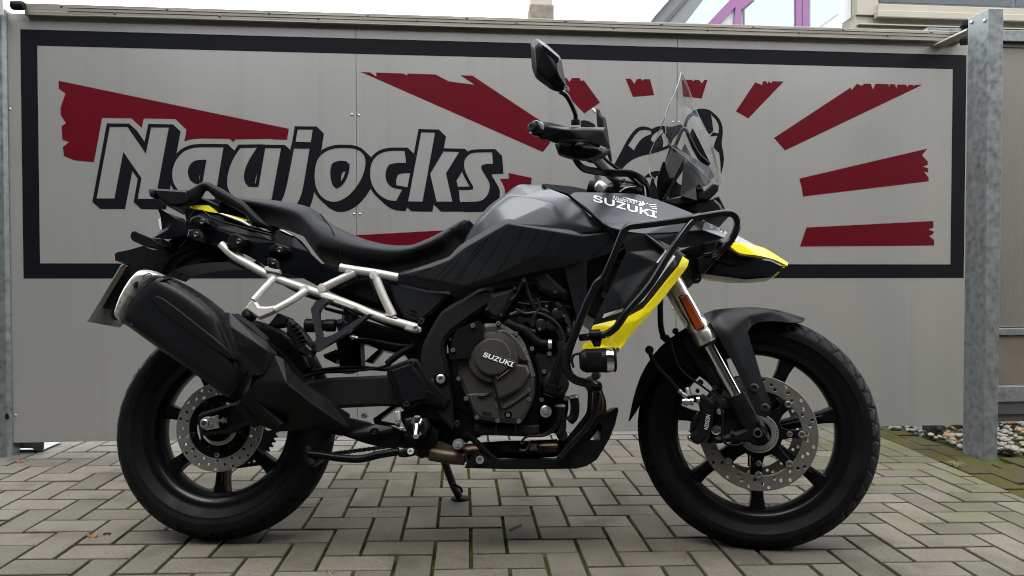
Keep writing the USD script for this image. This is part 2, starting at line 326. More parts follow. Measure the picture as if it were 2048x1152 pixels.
# joints: soil and moss, lumpy
gx, gy = np.meshgrid(np.arange(-3.6, 3.0, .012), np.arange(1.2, 4.4, .012)); g2 = np.stack([gx.ravel(), gy.ravel()], 1)
zz = -.0150+.011*(meshkit.fbm(np.column_stack([g2*38, 0*g2[:, 0]]), 3)-.5)+.003*(meshkit.noise(np.column_stack([g2*150, 0*g2[:, 0]]))-.5)
nx, ny = gx.shape[1], gx.shape[0]; ii = (np.arange(ny-1)[:, None]*nx+np.arange(nx-1)).ravel()
keep = ((g2[ii]-E0)@en) < .0
ii = ii[keep]
jm = trimesh.Trimesh(np.column_stack([g2, zz]), np.vstack([np.stack([ii, ii+1, ii+nx+1], 1), np.stack([ii, ii+nx+1, ii+nx], 1)]), process=False); jm.remove_unreferenced_vertices()
obj('joint_filling', jm, 'joint_soil', pav, smooth=True, kind='stuff')
gs = usdkit.mesh(stage, '/World/ground', (np.array([[-400, -400, -.06], [400, -400, -.06], [400, 400, -.06], [-400, 400, -.06.real]]), np.array([[0, 1, 2], [0, 2, 3]])), MAT['asphalt'])
tag(gs, 'dark open ground beyond and around the paving', 'ground', kind='structure')

# mossy edging bricks along the right-hand side, and the pebble bed
edg = thing('edging', 'dark mossy brick edging between the paving and the pebbles', 'edging', kind='structure')
def strip(o0, w, along0, along1, ln, z=-.004, nm='brick'):
    t = along0
    while t < along1:
        l = ln*rng.uniform(.96, 1.04); a = E0+ed*t+en*o0
        pg = Polygon([a, a+ed*l, a+ed*l+en*w, a+en*w])
        m = paver_mesh(pg, z+rng.uniform(-.004, .003), np.array([rng.uniform(-.02, .02), rng.uniform(-.02, .02)]))
        if m: obj(nm, m, 'moss_brick', edg)
        t += l
strip(.004, .098, -1.2, 3.2, .2); strip(.106, .098, -.28, 3.2, .2, -.008)
for r in range(7): strip(.21+r*.102, .1, .43-.1*(r % 2), 3.0, .2, -.012)
q = [E0+ed*-1.6, E0+ed*3.4, E0+ed*3.4+en*3, E0+ed*-1.6+en*3]
obj('soil', (np.column_stack([np.array(q), np.full(4, -.024)]), np.array([[0, 1, 2], [0, 2, 3]])), 'joint_soil', edg)
ico = trimesh.creation.icosphere(subdivisions=2); pebs, pebw = [], []
pb = random.Random(3); tries = 0
while len(pebs)+len(pebw) < 2900 and tries < 26000:
    tries += 1
    t, o = pb.uniform(-1.2, .50), pb.uniform(.10, 1.9)
    front = .12+max(0, t+.25)*.36 if t < .30 else .40+ (t-.3)*1.2
    if o < front or (o < .2 and t > -.3 and pb.random() < .5): continue
    c = E0+ed*t+en*o; r = pb.uniform(.008, .0175)
    v = ico.vertices*np.array([r*pb.uniform(.9, 1.5), r*pb.uniform(.8, 1.1), r*pb.uniform(.55, .8)])
    v = v*(1+.22*(meshkit.noise(ico.vertices*1.7+len(pebs))-.5))[:, None]
    a = pb.uniform(0, 6.28); Rz = np.array([[math.cos(a), -math.sin(a), 0], [math.sin(a), math.cos(a), 0], [0, 0, 1]])
    tl = pb.uniform(-.5, .5); Rx = np.array([[1, 0, 0], [0, math.cos(tl), -math.sin(tl)], [0, math.sin(tl), math.cos(tl)]])
    v = v@(Rz@Rx).T+np.array([c[0], c[1], pb.uniform(-.012, .022)])
    (pebw if pb.random() < .12 else pebs).append((v, ico.faces))
tag(stage.GetPrimAtPath(obj('gravel', concat(pebs), 'pebble', smooth=True)), 'pale rounded pebbles heaped behind the right gate post', 'gravel', kind='stuff')
tag(stage.GetPrimAtPath(obj('gravel', concat(pebw), 'pebble_warm', smooth=True)), 'ochre pebbles scattered among the pale ones', 'gravel', kind='stuff')

# ------------------------------------------------------------------ sliding gate
GY = 3.215
def wp(s, y0=GY):
    q = onplane(P(s)[:, :2], y0); return np.column_stack([q[:, 0], q[:, 2]])
def wmesh(v, y0=GY): return np.column_stack([v[:, 0], y0-v[:, 2], v[:, 1]])
def wslab(poly, l0, l1, bev=0.0, y0=GY):
    v, f = slab(poly, l0, l1, bev); return wmesh(v, y0), f
gate = thing('sliding_gate', 'grey metal sliding gate printed with red rays, lettering and a black border', 'gate')
zt, zb = wp('X 760,48')[0, 1], wp('X 960,868')[0, 1]
gl, gr = wp('X 16,450')[0, 0], wp('X 1952,450')[0, 0]
s1, s2 = wp('X 713,380')[0, 0], wp('X 1352.5,560')[0, 0]
for a, b in ((gl, s1-.0012), (s1+.0012, s2-.0012), (s2+.0012, gr)):
    obj('panel', boxm(a, b, GY, GY+.004, zb, zt, .0008), 'gate_sheet', gate)
obj('backing_frame', concat([boxm(gl+.01, gr-.01, GY+.006, GY+.05, zb+.002, zt-.002), boxm(s1-.03, s1+.03, GY+.0045, GY+.006, zb+.01, zt-.01)]), 'dark_silver', gate)
rx0, rx1 = wp('X 48,20', GY-.03)[0, 0], wp('X 1925,70', GY-.03)[0, 0]
rt, rb = wp('X 760,27', GY-.03)[0, 1], wp('X 760,50', GY-.03)[0, 1]
rail = obj('top_rail', concat([boxm(rx0, rx1, GY-.028, GY+.05, rb, rt, .002), boxm(rx0+.17, rx1, GY-.031, GY-.0275, rb+.020, rb+.0235, .001), boxm(rx0+.17, rx1, GY-.031, GY-.0275, rb+.034, rb+.0365, .001), boxm(rx0+.25, rx1, GY-.0305, GY-.0275, rb+.002, rb+.006, .001)]), 'aluminium', gate)
def dome(x, z, r, y0, h=.6):
    v, f = revolve([(r, 0), (r*.95, r*.25*h), (r*.7, r*.7*h), (r*.35, r*h), (.0001, r*h)], 12)
    return np.column_stack([v[:, 0]+x, y0-v[:, 2], v[:, 1]+z]), f
sp = [(122.4, 11), (229, 26), (334, 16.2), (438.8, 31.8)]+[(438.8+99*k, 31.8+2.42*k+(-8 if k % 2 else 0)) for k in range(1, 8)]+[(1228, 55), (1323, 44.6), (1415.4, 59.6), (1507.5, 50), (1598, 64.6), (1687.5, 55.4), (1776, 70.8), (1863, 61.7)]
for x, y in sp:
    q = onplane([[x, y]], GY-.030)[0]; obj('rail_screw', dome(q[0], min(max(q[2], rb+.009), rt-.009), .0065, GY-.028), 'dark_silver', rail, smooth=40)
rv = [(704, 229), (717.5, 230), (708, 428), (720, 428), (1346, 244), (1358, 244), (1345.6, 617), (20, 218), (12, 440), (31, 831), (713, 640), (725, 640)]
for x, y in rv:
    q = onplane([[x, y]], GY)[0]; obj('rivet', dome(q[0], q[2], .0055, GY, .5), 'bolt_steel', gate, smooth=40)
# printed artwork: thin vinyl on the sheets
L_N = 'W2 287,138 432,140 583,358 627,143 772,145 663,732 517,730 547,560 398,345 325,728 178,727'
L_A = ['W2 1222,308 1010,305 940,318 880,350 830,410 800,490 800,560 815,610 845,655 880,690 920,715 975,730 1150,735', 'W2 1082,410 1000,410 955,435 930,480 930,530 945,575 975,600 1010,612 1045,617']
L_U = 'W2 1360,312 1300,400 1262,500 1248,590 1258,650 1290,700 1340,728 1400,738 1617,738 1695,315 1565,313 1510,632 1430,632 1402,605 1388,560 1395,500 1425,420 1497,310'
L_J1, L_J2 = 'W3 145,160 268,162 252,264 128,260', 'W3 115,315 242,317 190,640 165,720 130,790 90,850 20,885 -70,885 -50,800 0,765 35,700 60,600'
L_O = ['W3 500,310 590,312 650,330 690,370 702,420 695,490 665,570 620,640 560,705 490,745 430,755 370,735 320,690 290,620 282,540 290,450 320,380 380,335 440,315', 'W3 500,415 545,420 570,445 568,500 545,570 505,625 465,645 435,625 415,570 410,500 425,440 460,420']
L_C = 'W3 1022,335 1033,433 940,433 890,450 865,500 865,560 885,610 930,640 1000,652 952,745 890,740 830,710 780,660 745,590 735,510 750,430 790,375 850,342 930,333'
L_K1, L_K2 = 'W3 1157,183 1270,186 1168,750 1050,748', 'W3 1340,340 1468,343 1360,518 1412,750 1283,750 1230,522'
L_S = 'W3 1738,347 1745,440 1680,442 1650,455 1648,480 1670,520 1715,590 1720,640 1700,700 1660,740 1600,753 1475,753 1465,655 1550,655 1580,650 1583,625 1555,580 1515,500 1505,440 1520,390 1560,355 1610,347'
def smooth_ring(q, it=2):
    """Rounds only the gentle corners of a traced ring, keeps the sharp ones."""
    for _ in range(it):
        out, n = [], len(q)
        for i in range(n):
            a, b, c = q[i-1], q[i], q[(i+1) % n]; u, w = b-a, c-b
            ang = abs(math.degrees(math.atan2(u[0]*w[1]-u[1]*w[0], u@w)))
            if ang < 38: out += [b-.25*u, b+.25*w]
            else: out.append(b)
        q = np.array(out)
    return q
def wpoly(s, sm=0):
    q = [wp(t) for t in ([s] if isinstance(s, str) else s)]
    q = [smooth_ring(r, sm) if sm else r for r in q]
    return Polygon(q[0], q[1:]).buffer(0)
pxm = GY/1450*1.03                                                       # metres per pixel on the gate
faces = [wpoly(L_N), wpoly(L_A, 2), wpoly(L_U, 2), wpoly(L_J1), wpoly(L_J2, 2), wpoly(L_O, 2), wpoly(L_C, 2), wpoly(L_K1), wpoly(L_K2), wpoly(L_S, 2)]
allf = unary_union(faces); letters, cover = [], []
for fc_ in faces:
    o = fc_.buffer(6.3*pxm, join_style=2, mitre_limit=2.5); dx, dy = 13.5*pxm, -13.0*pxm
    letters.append(unary_union([affinity.translate(o, dx*t, dy*t) for t in np.linspace(0, 1, 40)]).simplify(.35*pxm))
blk = unary_union(letters); halo = unary_union([Polygon(g.exterior) for g in getattr(blk.buffer(0), 'geoms', [blk])]).buffer(10*pxm, join_style=2, mitre_limit=2)
edges = []
for k, g in enumerate(letters):                                            # one piece of black vinyl per letter, butted
    g2_ = g.difference(allf)
    if edges: g2_ = g2_.difference(unary_union(edges).buffer(.0004))
    edges.append(g); 
    g2_ = unary_union([h for h in getattr(g2_, 'geoms', [g2_]) if h.geom_type == 'Polygon' and h.area > 2e-5])
    if not g2_.is_empty: obj('letter', wslab(g2_, -.0004, .0008), 'black_vinyl', gate)
R = ['W1 450,620 453,680 503,718 465,830 468,885 508,948 473,968 480,1073 533,1090 483,1130 X 126,296 128,312 W2 0,415 158,428 X 190,338 300,330 470,310 560,292 W2 1745,252 1762,155',
     'W4 90,180 165,183 215,218 215,185 435,192 470,210 468,193 700,200 810,257 1022,285 905,207 1003,210 1560,580 1640,760 1580,835',
     'W4 1755,230 1775,230 1797,262 1818,230 1880,230 1892,255 1915,247 2048,430 1920,520 1785,380',
     'W5 123,378 147,378 165,402 177,380 197,378 203,388 210,380 240,380 260,457 158,465',
     'W5 392,383 440,383 447,390 455,383 475,384 490,400 500,384 516,384 488,473 398,462',
     'W5 745,395 778,408 782,390 798,390 803,402 810,390 822,400 828,390 882,391 712,568 652,534',
     'W5 835,662 1203,420 1208,432 1233,402 1257,412 1267,402 1300,402 1310,430 1322,403 1385,404 1387,418 1392,404 1415,404 1423,425 1428,406 1468,406 1475,418 1482,407 1503,407 1505,414 1512,407 1548,407 888,722',
     'W5 957,857 1572,713 1545,745 1573,775 1573,792 1548,800 1575,808 1575,828 1555,824 1577,852 1577,870 975,943 968,900',
     'X 1613,455 1866,442 1867,455 1856,459 1867,463 1867,468 1858,472 1868,480 1868,491 1600,493 1606,475',
     'W4 1200,1025 1280,1025 1280,1003 1490,1048 1470,1200 1250,1230', 'W3 500,1032 1450,980 1700,975 1700,1118 500,1118']
bor = wp('X 39,60 1931,109 1929,553 49,560')
bx0, bx1, bz0, bz1 = bor[[0, 3], 0].mean(), bor[[1, 2], 0].mean(), bor[2:, 1].mean(), bor[:2, 1].mean()
bw = 29*pxm
obj('black_border', wslab(sbox(bx0, bz0, bx1, bz1).difference(sbox(bx0+bw, bz0+bw*.96, bx1-bw, bz1-bw)), -.0004, .0007), 'black_vinyl', gate)
for s in R:
    g = wpoly(s).difference(halo)
    g = max(getattr(g, 'geoms', [g]), key=lambda h: h.area)
    obj('red_ray', wslab(g, -.0004, .0006), 'red_vinyl', gate)
arm = Polygon(smooth_ring(wp('W6 120,670 180,560 240,440 310,345 370,320 430,330 460,345 510,320 580,318 625,330 720,300 735,330 700,380 640,440 625,505 560,535 480,560 340,590 250,640 185,712')),
      [smooth_ring(wp(t), 1) for t in ('W6 250,490 330,370 390,350 450,362 455,390 380,420 335,470 300,535', 'W6 450,440 470,395 550,345 562,375 520,410 495,450 470,462', 'W6 545,400 565,380 605,440 600,490 555,510 562,460')]).buffer(0)
cap_ = wpoly('W6 738,325 760,250 790,210 850,170 920,163 976,180 986,222 1005,360 972,395 930,350 880,240 820,230 780,270 765,330', 2)
ring = wpoly('W6 976,180 1050,240 1085,310 1090,390 1075,480 1095,560 1100,640 1072,750 1068,650 1055,555 1048,552 1005,510 1025,440 1043,405 975,412 1000,375 1050,385 1055,330 1035,270 986,222', 1)
low = wpoly('W6 385,780 430,735 500,713 570,735 630,810 600,850 560,780 500,760 478,810 500,860 530,900 580,925 560,975 440,960 435,880 440,850 462,770 440,775', 1)
obj('emblem', wslab(unary_union([arm, cap_, ring]), -.0004, .0008), 'black_vinyl', gate)
obj('emblem', wslab(low, -.0004, .0008), 'black_vinyl', gate)

# gate posts, catch bracket, guide
ymat = 'galvanised'
b0, b1 = ground(1961, 911), ground(1932, 897)
post = thing('gate_post', 'tall galvanised steel post at the right end of the gate, two-sided profile', 'post')
px0, px1, py0, py1 = b0[0]+.012, b0[0]+.078, b0[1], b0[1]+.125; ptop = wp('X 1985,16', b0[1])[0, 1]
obj('column', boxm(px0, px1, py0, py1, -.05, ptop, .003), ymat, post)
for y in (py0+.022, py1-.025):
    v, f = revolve([(.009, 0), (.0085, .004), (.004, .006), (.0001, .006)], 12)
    obj('bolt', (np.column_stack([px0-v[:, 2], v[:, 0]+y, v[:, 1]+ptop-.045+.02*(y > py0+.05)]), f), 'bolt_steel', post, smooth=40)
ar = obj('roller_arm', boxm(px0-.004, px0+.05, py1+.001, GY+.16, ptop-.052, ptop-.044, .001), 'frame_silver', post)
for k, y in enumerate((GY-.058,)):
    rq = onplane([[1931, 66]], y)[0]
    v, f = revolve([(.001, -.05), (.022, -.05), (.024, -.03), (.018, -.02), (.024, -.01), (.024, .008), (.018, .018), (.024, .03), (.022, .05), (.001, .05)], 20)
    obj('roller', (np.column_stack([v[:, 0]+rq[0], v[:, 1]+rq[1], v[:, 2]+rq[2]]), f), 'rubber', post, smooth=30)
lp = thing('gate_post', 'galvanised post at the left end of the gate, cut by the edge of the photo', 'post')
lx = wp('X 20,830', GY-.02)[0, 0]
v0 = boxm(lx-.075, lx, GY-.02, GY+.06, -.05, zt+.02, .012); obj('column', v0, ymat, lp, smooth=35)
q = onplane([[13.7, 833]], GY-.021)[0]; v, f = revolve([(.0135, 0), (.012, .0015), (.0001, .0015)], 18)
obj('hole_plug', (np.column_stack([v[:, 0]*.62+q[0], GY-.02-v[:, 2], v[:, 1]+q[2]]), f), 'rubber', lp, smooth=30)
obj('top_plate', boxm(lx-.09, lx+.012, GY-.05, GY-.045, wp('X 5,30', GY-.05)[0, 1], zt+.09, .001), 'frame_silver', lp)
v, f = revolve([(.001, -.024), (.017, -.024), (.019, -.016), (.019, .016), (.016, .024), (.001, .024)], 20)
q = onplane([[36, 11]], GY-.05)[0]; obj('roller', (np.column_stack([v[:, 2]+q[0], v[:, 0]+GY-.05, v[:, 1]+q[2]]), f), 'rubber', lp, smooth=30)
cb = thing('catch_bracket', 'steel catch bracket on the ground at the bottom left of the gate', 'bracket')
CBY = ground(60, 904)[1]
obj('front_plate', wslab(Polygon(wp('Q 30,690 620,730 655,750 675,785 665,970 600,960 490,895 30,885', CBY)), -.004, 0, .0008, y0=CBY), 'galvanised', cb)
q0 = wp('Q 30,690 30,880 665,970 520,725', CBY)
obj('base_plate', boxm(q0[0, 0], q0[2, 0], CBY+.004, CBY+.16, .006, .010, .001), 'galvanised', cb)
obj('end_plate', boxm(q0[0, 0], q0[0, 0]+.004, CBY+.004, CBY+.12, q0[1, 1], q0[0, 1]+.035, .001), 'galvanised', cb)
v, f = revolve([(.010, -.02), (.010, .006), (.007, .010), (.0001, .011)], 14); qq = wp('Q 240,665', CBY+.04)[0]
obj('bolt', (np.column_stack([v[:, 0]+qq[0], v[:, 1]+CBY+.04, v[:, 2]+qq[1]]), f), 'chrome', cb, smooth=40)
gp = thing('guide_post', 'short steel guide stub under the gate among the pebbles', 'post')
gq = ground(1862, 868); obj('stub', concat([boxm(gq[0]-.045, gq[0]-.005, gq[1], gq[1]+.05, -.04, .09, .002), boxm(gq[0]-.002, gq[0]+.05, gq[1]+.02, gq[1]+.06, -.04, .09, .002)]), 'galvanised', gp)

# fence that continues right of the post
FY = GY+.12
fen = thing('side_fence', 'fence of ribbed pale panels and metal rails right of the gate post', 'fence')
fx0, fx1 = px1-.02, px1+1.6
def fz(y): return wp(f'X 2025,{y}', FY)[0, 1]
def fbar(n, ya, yb, d, m): obj(n, boxm(fx0, fx1, FY-d, FY+.02, fz(yb), fz(ya), .002), m, fen)
fbar('top_rail', 63, 85, .02, 'galvanised'); fbar('shadow_gap', 85.5, 95, .0, 'dark_frame')
xs = np.arange(fx0, fx1, .0035); k = np.arange(len(xs)-1)
w_ = .004*np.sin(xs/.0105*2*np.pi)
vv = np.vstack([np.column_stack([xs, FY+.006+w_, np.full(len(xs), fz(652))]), np.column_stack([xs, FY+.006+w_, np.full(len(xs), fz(95))])]); n_ = len(xs)
obj('ribbed_panel', (vv, np.vstack([np.stack([k, k+1, k+1+n_], 1), np.stack([k, k+1+n_, k+n_], 1)])), 'corrugated', fen, smooth=True)
fbar('gap_strip', 652.5, 656, .0, 'dark_frame'); fbar('middle_rail', 657, 670, .012, 'galvanised'); fbar('lower_panel', 670.5, 770, 0, 'brown_panel')
fbar('lower_rail', 772, 802, .02, 'galvanised'); fbar('gap_strip', 802.5, 805, .005, 'dark_frame'); fbar('bottom_profile', 806, 828, .012, 'dark_silver'); fbar('foot_profile', 828.5, 843, .002, 'dark_frame')

# building behind the gate
BY = 9.0
bld = thing('office_building', 'beige building behind the gate with pink-framed glazing under a sloping roof edge', 'building')
def bslab(n, s, l0, l1, m, par=None): return obj(n, wslab(Polygon(wp(s, BY)).buffer(0), l0, l1, .004, y0=BY), m, par or bld)
bslab('roof_edge', 'R 40,112 -60,240 150,240 380,-60 600,-340 480,-340 260,-130', -1.5, .10, 'roof_grey')
bslab('gutter', 'R 30,105 -30,185 0,195 60,112 150,10 430,-330 400,-330 120,0', .02, .16, 'white_frame')
bslab('dark_seal', 'R 130,112 90,170 110,170 155,112 245,10 470,-300 445,-300 222,10', .101, .12, 'dark_frame')
W = bslab('window', 'R 160,240 380,-60 600,-340 1140,-340 1140,85 1068,135 1068,240', -.10, -.06, 'white_frame')
for s in ('R 195,112 120,215 340,150 375,112 490,-10 640,-200 470,-280 380,-150', 'R 557,200 557,48 612,0 760,-190 833,-190 833,200', 'R 907,200 907,-190 1068,-190 1068,65 975,132 907,180'):
    obj('pane', wslab(Polygon(wp(s, BY)).buffer(0), -.058, -.050, 0, y0=BY), 'window_pane', W)
for s in ('R 330,160 375,112 490,-10 640,-200 690,-200 605,0 543,50 543,200 505,200 505,110 512,35 400,155', 'R 837,200 837,-190 905,-190 905,200'):
    obj('pink_bar', wslab(Polygon(wp(s, BY)).buffer(0), -.049, -.015, .003, y0=BY), 'pink_frame', W)
for s in ('R 552,200 552,44 607,0 614,3 560,50 560,200', 'R 868,200 868,-190 871,-190 871,200', 'R 906,200 906,-190 910,-190 910,200'):
    obj('seal', wslab(Polygon(wp(s, BY)).buffer(0), -.0145, -.008, .001, y0=BY), 'dark_frame', W)
zg = 0.0; w0, w1 = wp('R 1142,80', BY)[0], wp('R 1260,26', BY)[0]
obj('wall', boxm(w0[0], w0[0]+9, BY-.02, BY+.3, -.05, w0[1]-.02, .004), 'beige_wall', bld)
obj('wall', boxm(wp('R -60,240', BY)[0, 0]-.3, w0[0]-.004, BY+.1, BY+.3, -.05, wp('R 0,235', BY)[0, 1], .004), 'beige_wall', bld)
obj('pier', boxm(w0[0]+.005, w1[0]-.01, BY-.06, BY+.3, w0[1]-.015, w0[1]+3, .004), 'beige_wall', bld)
sl = obj('sill', concat([boxm(wp('R 1232,60', BY)[0, 0], w0[0]+9, BY-.16, BY-.062, wp('R 1240,88', BY-.16)[0, 1], wp('R 1240,50', BY-.16)[0, 1], .01), boxm(w1[0]-.03, w0[0]+9, BY-.1, BY-.02, wp('R 1240,48', BY-.16)[0, 1], w1[1]-.02, .006)]), 'beige_wall', bld)
obj('ledge', boxm(w0[0]+.02, w0[0]+9, BY-.09, BY-.022, w0[1]-.15, w0[1]-.13, .004), 'aluminium', bld)
W2_ = obj('window', boxm(w1[0], w0[0]+9, BY-.02, BY+.02, w1[1]-.015, w1[1]+2, .003), 'dark_frame', bld)
for k in range(3):
    x = w1[0]+.03+k*1.87; obj('pane', boxm(x, x+1.82, BY-.026, BY-.0205, w1[1]+.03, w1[1]+1.9), 'poly_pane', W2_)
CY = 24.0; c0, c1 = wp('X 1060,35', CY)[0], wp('X 1108,35', CY)[0]
ch = thing('chimney', 'weathered brick chimney rising above the gate', 'chimney')
obj('stack', boxm(c0[0], c1[0], CY, CY+.8, 0, wp('X 1085,9', CY)[0, 1], .02), 'brick_red', ch)
obj('cap', boxm(c0[0]+.04, c1[0]-.04, CY+.05, CY+.75, wp('X 1085,9', CY)[0, 1], wp('X 1085,-40', CY)[0, 1], .02), 'beige_wall', ch)
# the workshop across the yard, which shades the motorcycle's near side
ws = thing('workshop', 'dark workshop front with a flat canopy, behind the photographer', 'building')
obj('wall', boxm(-28, 5, -6.4, -6.0, -.05, 5.0), 'facade_dark', ws); obj('canopy', boxm(-28, 9, -5.58, -.1, 3.2, 3.4), 'facade_dark', ws); obj('roof', boxm(-28.3, 5.3, -6.7, -5.6, 5.004, 5.2), 'roof_grey', ws)
yw = thing('yard_wall', 'tall dark house wall left of the paving', 'wall'); obj('wall', boxm(-3.85, -3.6, -5.5, 3.0, -.05, 4.3, .01), 'facade_dark', yw); obj('coping', boxm(-3.9, -3.55, -5.5, 3.05, 4.304, 4.4, .01), 'roof_grey', yw)
nb = thing('neighbour_house', 'beige rendered house across the yard, right of the workshop', 'building'); obj('wall', boxm(5.5, 22, -9, -5.2, -.05, 5.5), 'house_render', nb); obj('roof', boxm(5.2, 22.3, -9.3, -4.9, 5.504, 5.8), 'roof_grey', nb)
# litter on the paving
def leaf(px, py, r, m, lab, nm='leaf', cat='leaf', ry=1.0):
    g = ground(px, py); k = np.linspace(0, 2*np.pi, 10, endpoint=False); rr = r*(1+.35*np.sin(k*3+px))
    top = np.column_stack([g[0]+rr*np.cos(k), g[1]+ry*rr*np.sin(k), .006+.006*np.sin(k*2+1)]); c = np.array([[g[0], g[1], .003]])
    v = np.vstack([top, c, top-[0, 0, .0012], c-[0, 0, .0012]]); i = np.arange(10); j = (i+1) % 10
    f = np.vstack([np.stack([i, j, 0*i+10], 1), np.stack([j+11, i+11, 0*i+21], 1), np.stack([i, i+11, j+11], 1), np.stack([i, j+11, j], 1)])
    tag(stage.GetPrimAtPath(obj(nm, (v, f), m)), lab, cat)
leaf(185, 1074, .013, 'leaf_dry', 'small dry orange-brown leaf on the paving left of the rear wheel')
leaf(40, 924, .011, 'leaf_dry', 'tiny brown leaf fragment near the catch bracket')
leaf(660, 1147, .008, 'pale_plate', 'pale leaf scrap at the bottom edge of the picture')
tw = sweep([ground(206, 1071)+[0, 0, .004], ground(214, 1069.5)+[0, 0, .005], ground(221, 1070)+[0, 0, .004]], .0028, 6)
tag(stage.GetPrimAtPath(obj('twig', tw, 'twig')), 'short dark twig beside the orange leaf', 'twig')
tw = sweep([ground(1020, 1063)+[0, 0, .004], ground(1032, 1057)+[0, 0, .005], ground(1042, 1052)+[0, 0, .004]], .003, 6)
tag(stage.GetPrimAtPath(obj('twig', tw, 'twig')), 'brown twig lying in the shade under the engine', 'twig')
wd = ground(1912, 934); bl = []
for k in range(16):
    a = rng.uniform(0, 6.28); l = rng.uniform(.02, .045)
    bl.append(sweep([wd+[0, 0, -.01], wd+[l*.5*math.cos(a), l*.5*math.sin(a), l*.5], wd+[l*math.cos(a), l*math.sin(a), l*.45]], [.0018, .0016, .0004], 4))
tag(stage.GetPrimAtPath(obj('weed', concat(bl), 'weed')), 'small straw-coloured weed growing in the mossy edging', 'weed')

# ------------------------------------------------------------------ the motorcycle: frames
LEAN, STEER, RAKE = math.radians(11), math.radians(10), math.radians(26)
gr_, gf_ = ground(452, 1078), ground(1513, 1098)
hx = (gf_-gr_)/np.linalg.norm(gf_-gr_); hy = np.cross([0, 0, 1.0], hx)
MB = np.eye(4); MB[:3, 0] = hx
MB[:3, 1] = hy*math.cos(LEAN)-np.array([0, 0, math.sin(LEAN)]); MB[:3, 2] = hy*math.sin(LEAN)+np.array([0, 0, math.cos(LEAN)])
MB[:3, 3] = gr_
class Frame:
    """A plane system of the motorcycle: x forward, z up, l out of the plane to the rider's right."""
    def __init__(s, A): s.A = A; s.W = MB@A; s.Wi = np.linalg.inv(s.W)
    def U(s, rows):
        rows = np.atleast_2d(rows); d = rays(rows[:, :2])@s.Wi[:3, :3].T; o = s.Wi[:3, :3]@CAM+s.Wi[:3, 3]
        t = (-rows[:, 2]-o[1])/d[:, 1]; q = o+d*t[:, None]; return np.column_stack([q[:, 0], q[:, 2], -q[:, 1]])
    def out(s, v):
        v = np.asarray(v, float); q = np.column_stack([v[:, 0], -v[:, 2], v[:, 1]]); return q@s.A[:3, :3].T+s.A[:3, 3]
B = Frame(np.eye(4))
h0 = B.out(B.U([(1252, 372, 0)]))[0]; ax = np.array([-math.sin(RAKE), 0, math.cos(RAKE)])
AS = trimesh.transformations.rotation_matrix(-STEER, ax); AS[:3, 3] = h0; S = Frame(AS)
def tilt(s, F=B):
    """A plane through three traced points."""
    p = F.out(F.U(P(s))); n = np.cross(p[1]-p[0], p[2]-p[0]); n /= np.linalg.norm(n)
    if n@(-F.A[:3, 1]) < 0: n = -n
    x = F.A[:3, 0]-n*(n@F.A[:3, 0]); x /= np.linalg.norm(x); A = np.eye(4); A[:3, 0] = x; A[:3, 1] = -n; A[:3, 2] = np.cross(x, -n); A[:3, 3] = p[0]
    return Frame(A)
bike = thing('motorcycle', 'dark grey and yellow adventure motorcycle with crash bars parked leaning on its side stand', 'motorcycle', mat=MB)
def O(n, F, vf, mat, par=None, smooth=40, label=None, mirror=False, kind=None):
    v, f = vf; m = fixed(F.out(v), f); r = obj(n, m, mat, par or bike, smooth=smooth, label=label, kind=kind)
    if mirror:
        w = np.array(m.vertices); w[:, 1] *= -1; obj(n, trimesh.Trimesh(w, np.array(m.faces)[:, ::-1], process=False), mat, par or bike, smooth=smooth)
    return r
def pg(s, L, F=B, sm=0, holes=()):
    q = F.U(P(s, L))[:, :2]; q = smooth_ring(q, sm) if sm else q
    return Polygon(q, [F.U(P(h, L))[:, :2] for h in holes]).buffer(0)
def ex(n, s, l0, l1, mat, bev=.002, F=B, sm=0, holes=(), par=None, smooth=35, mirror=False, label=None):
    """A traced outline, unprojected on its front plane l1, as a solid from l0 to l1."""
    return O(n, F, slab(pg(s, l1, F, sm, holes), l0, l1, bev), mat, par, smooth, label, mirror)
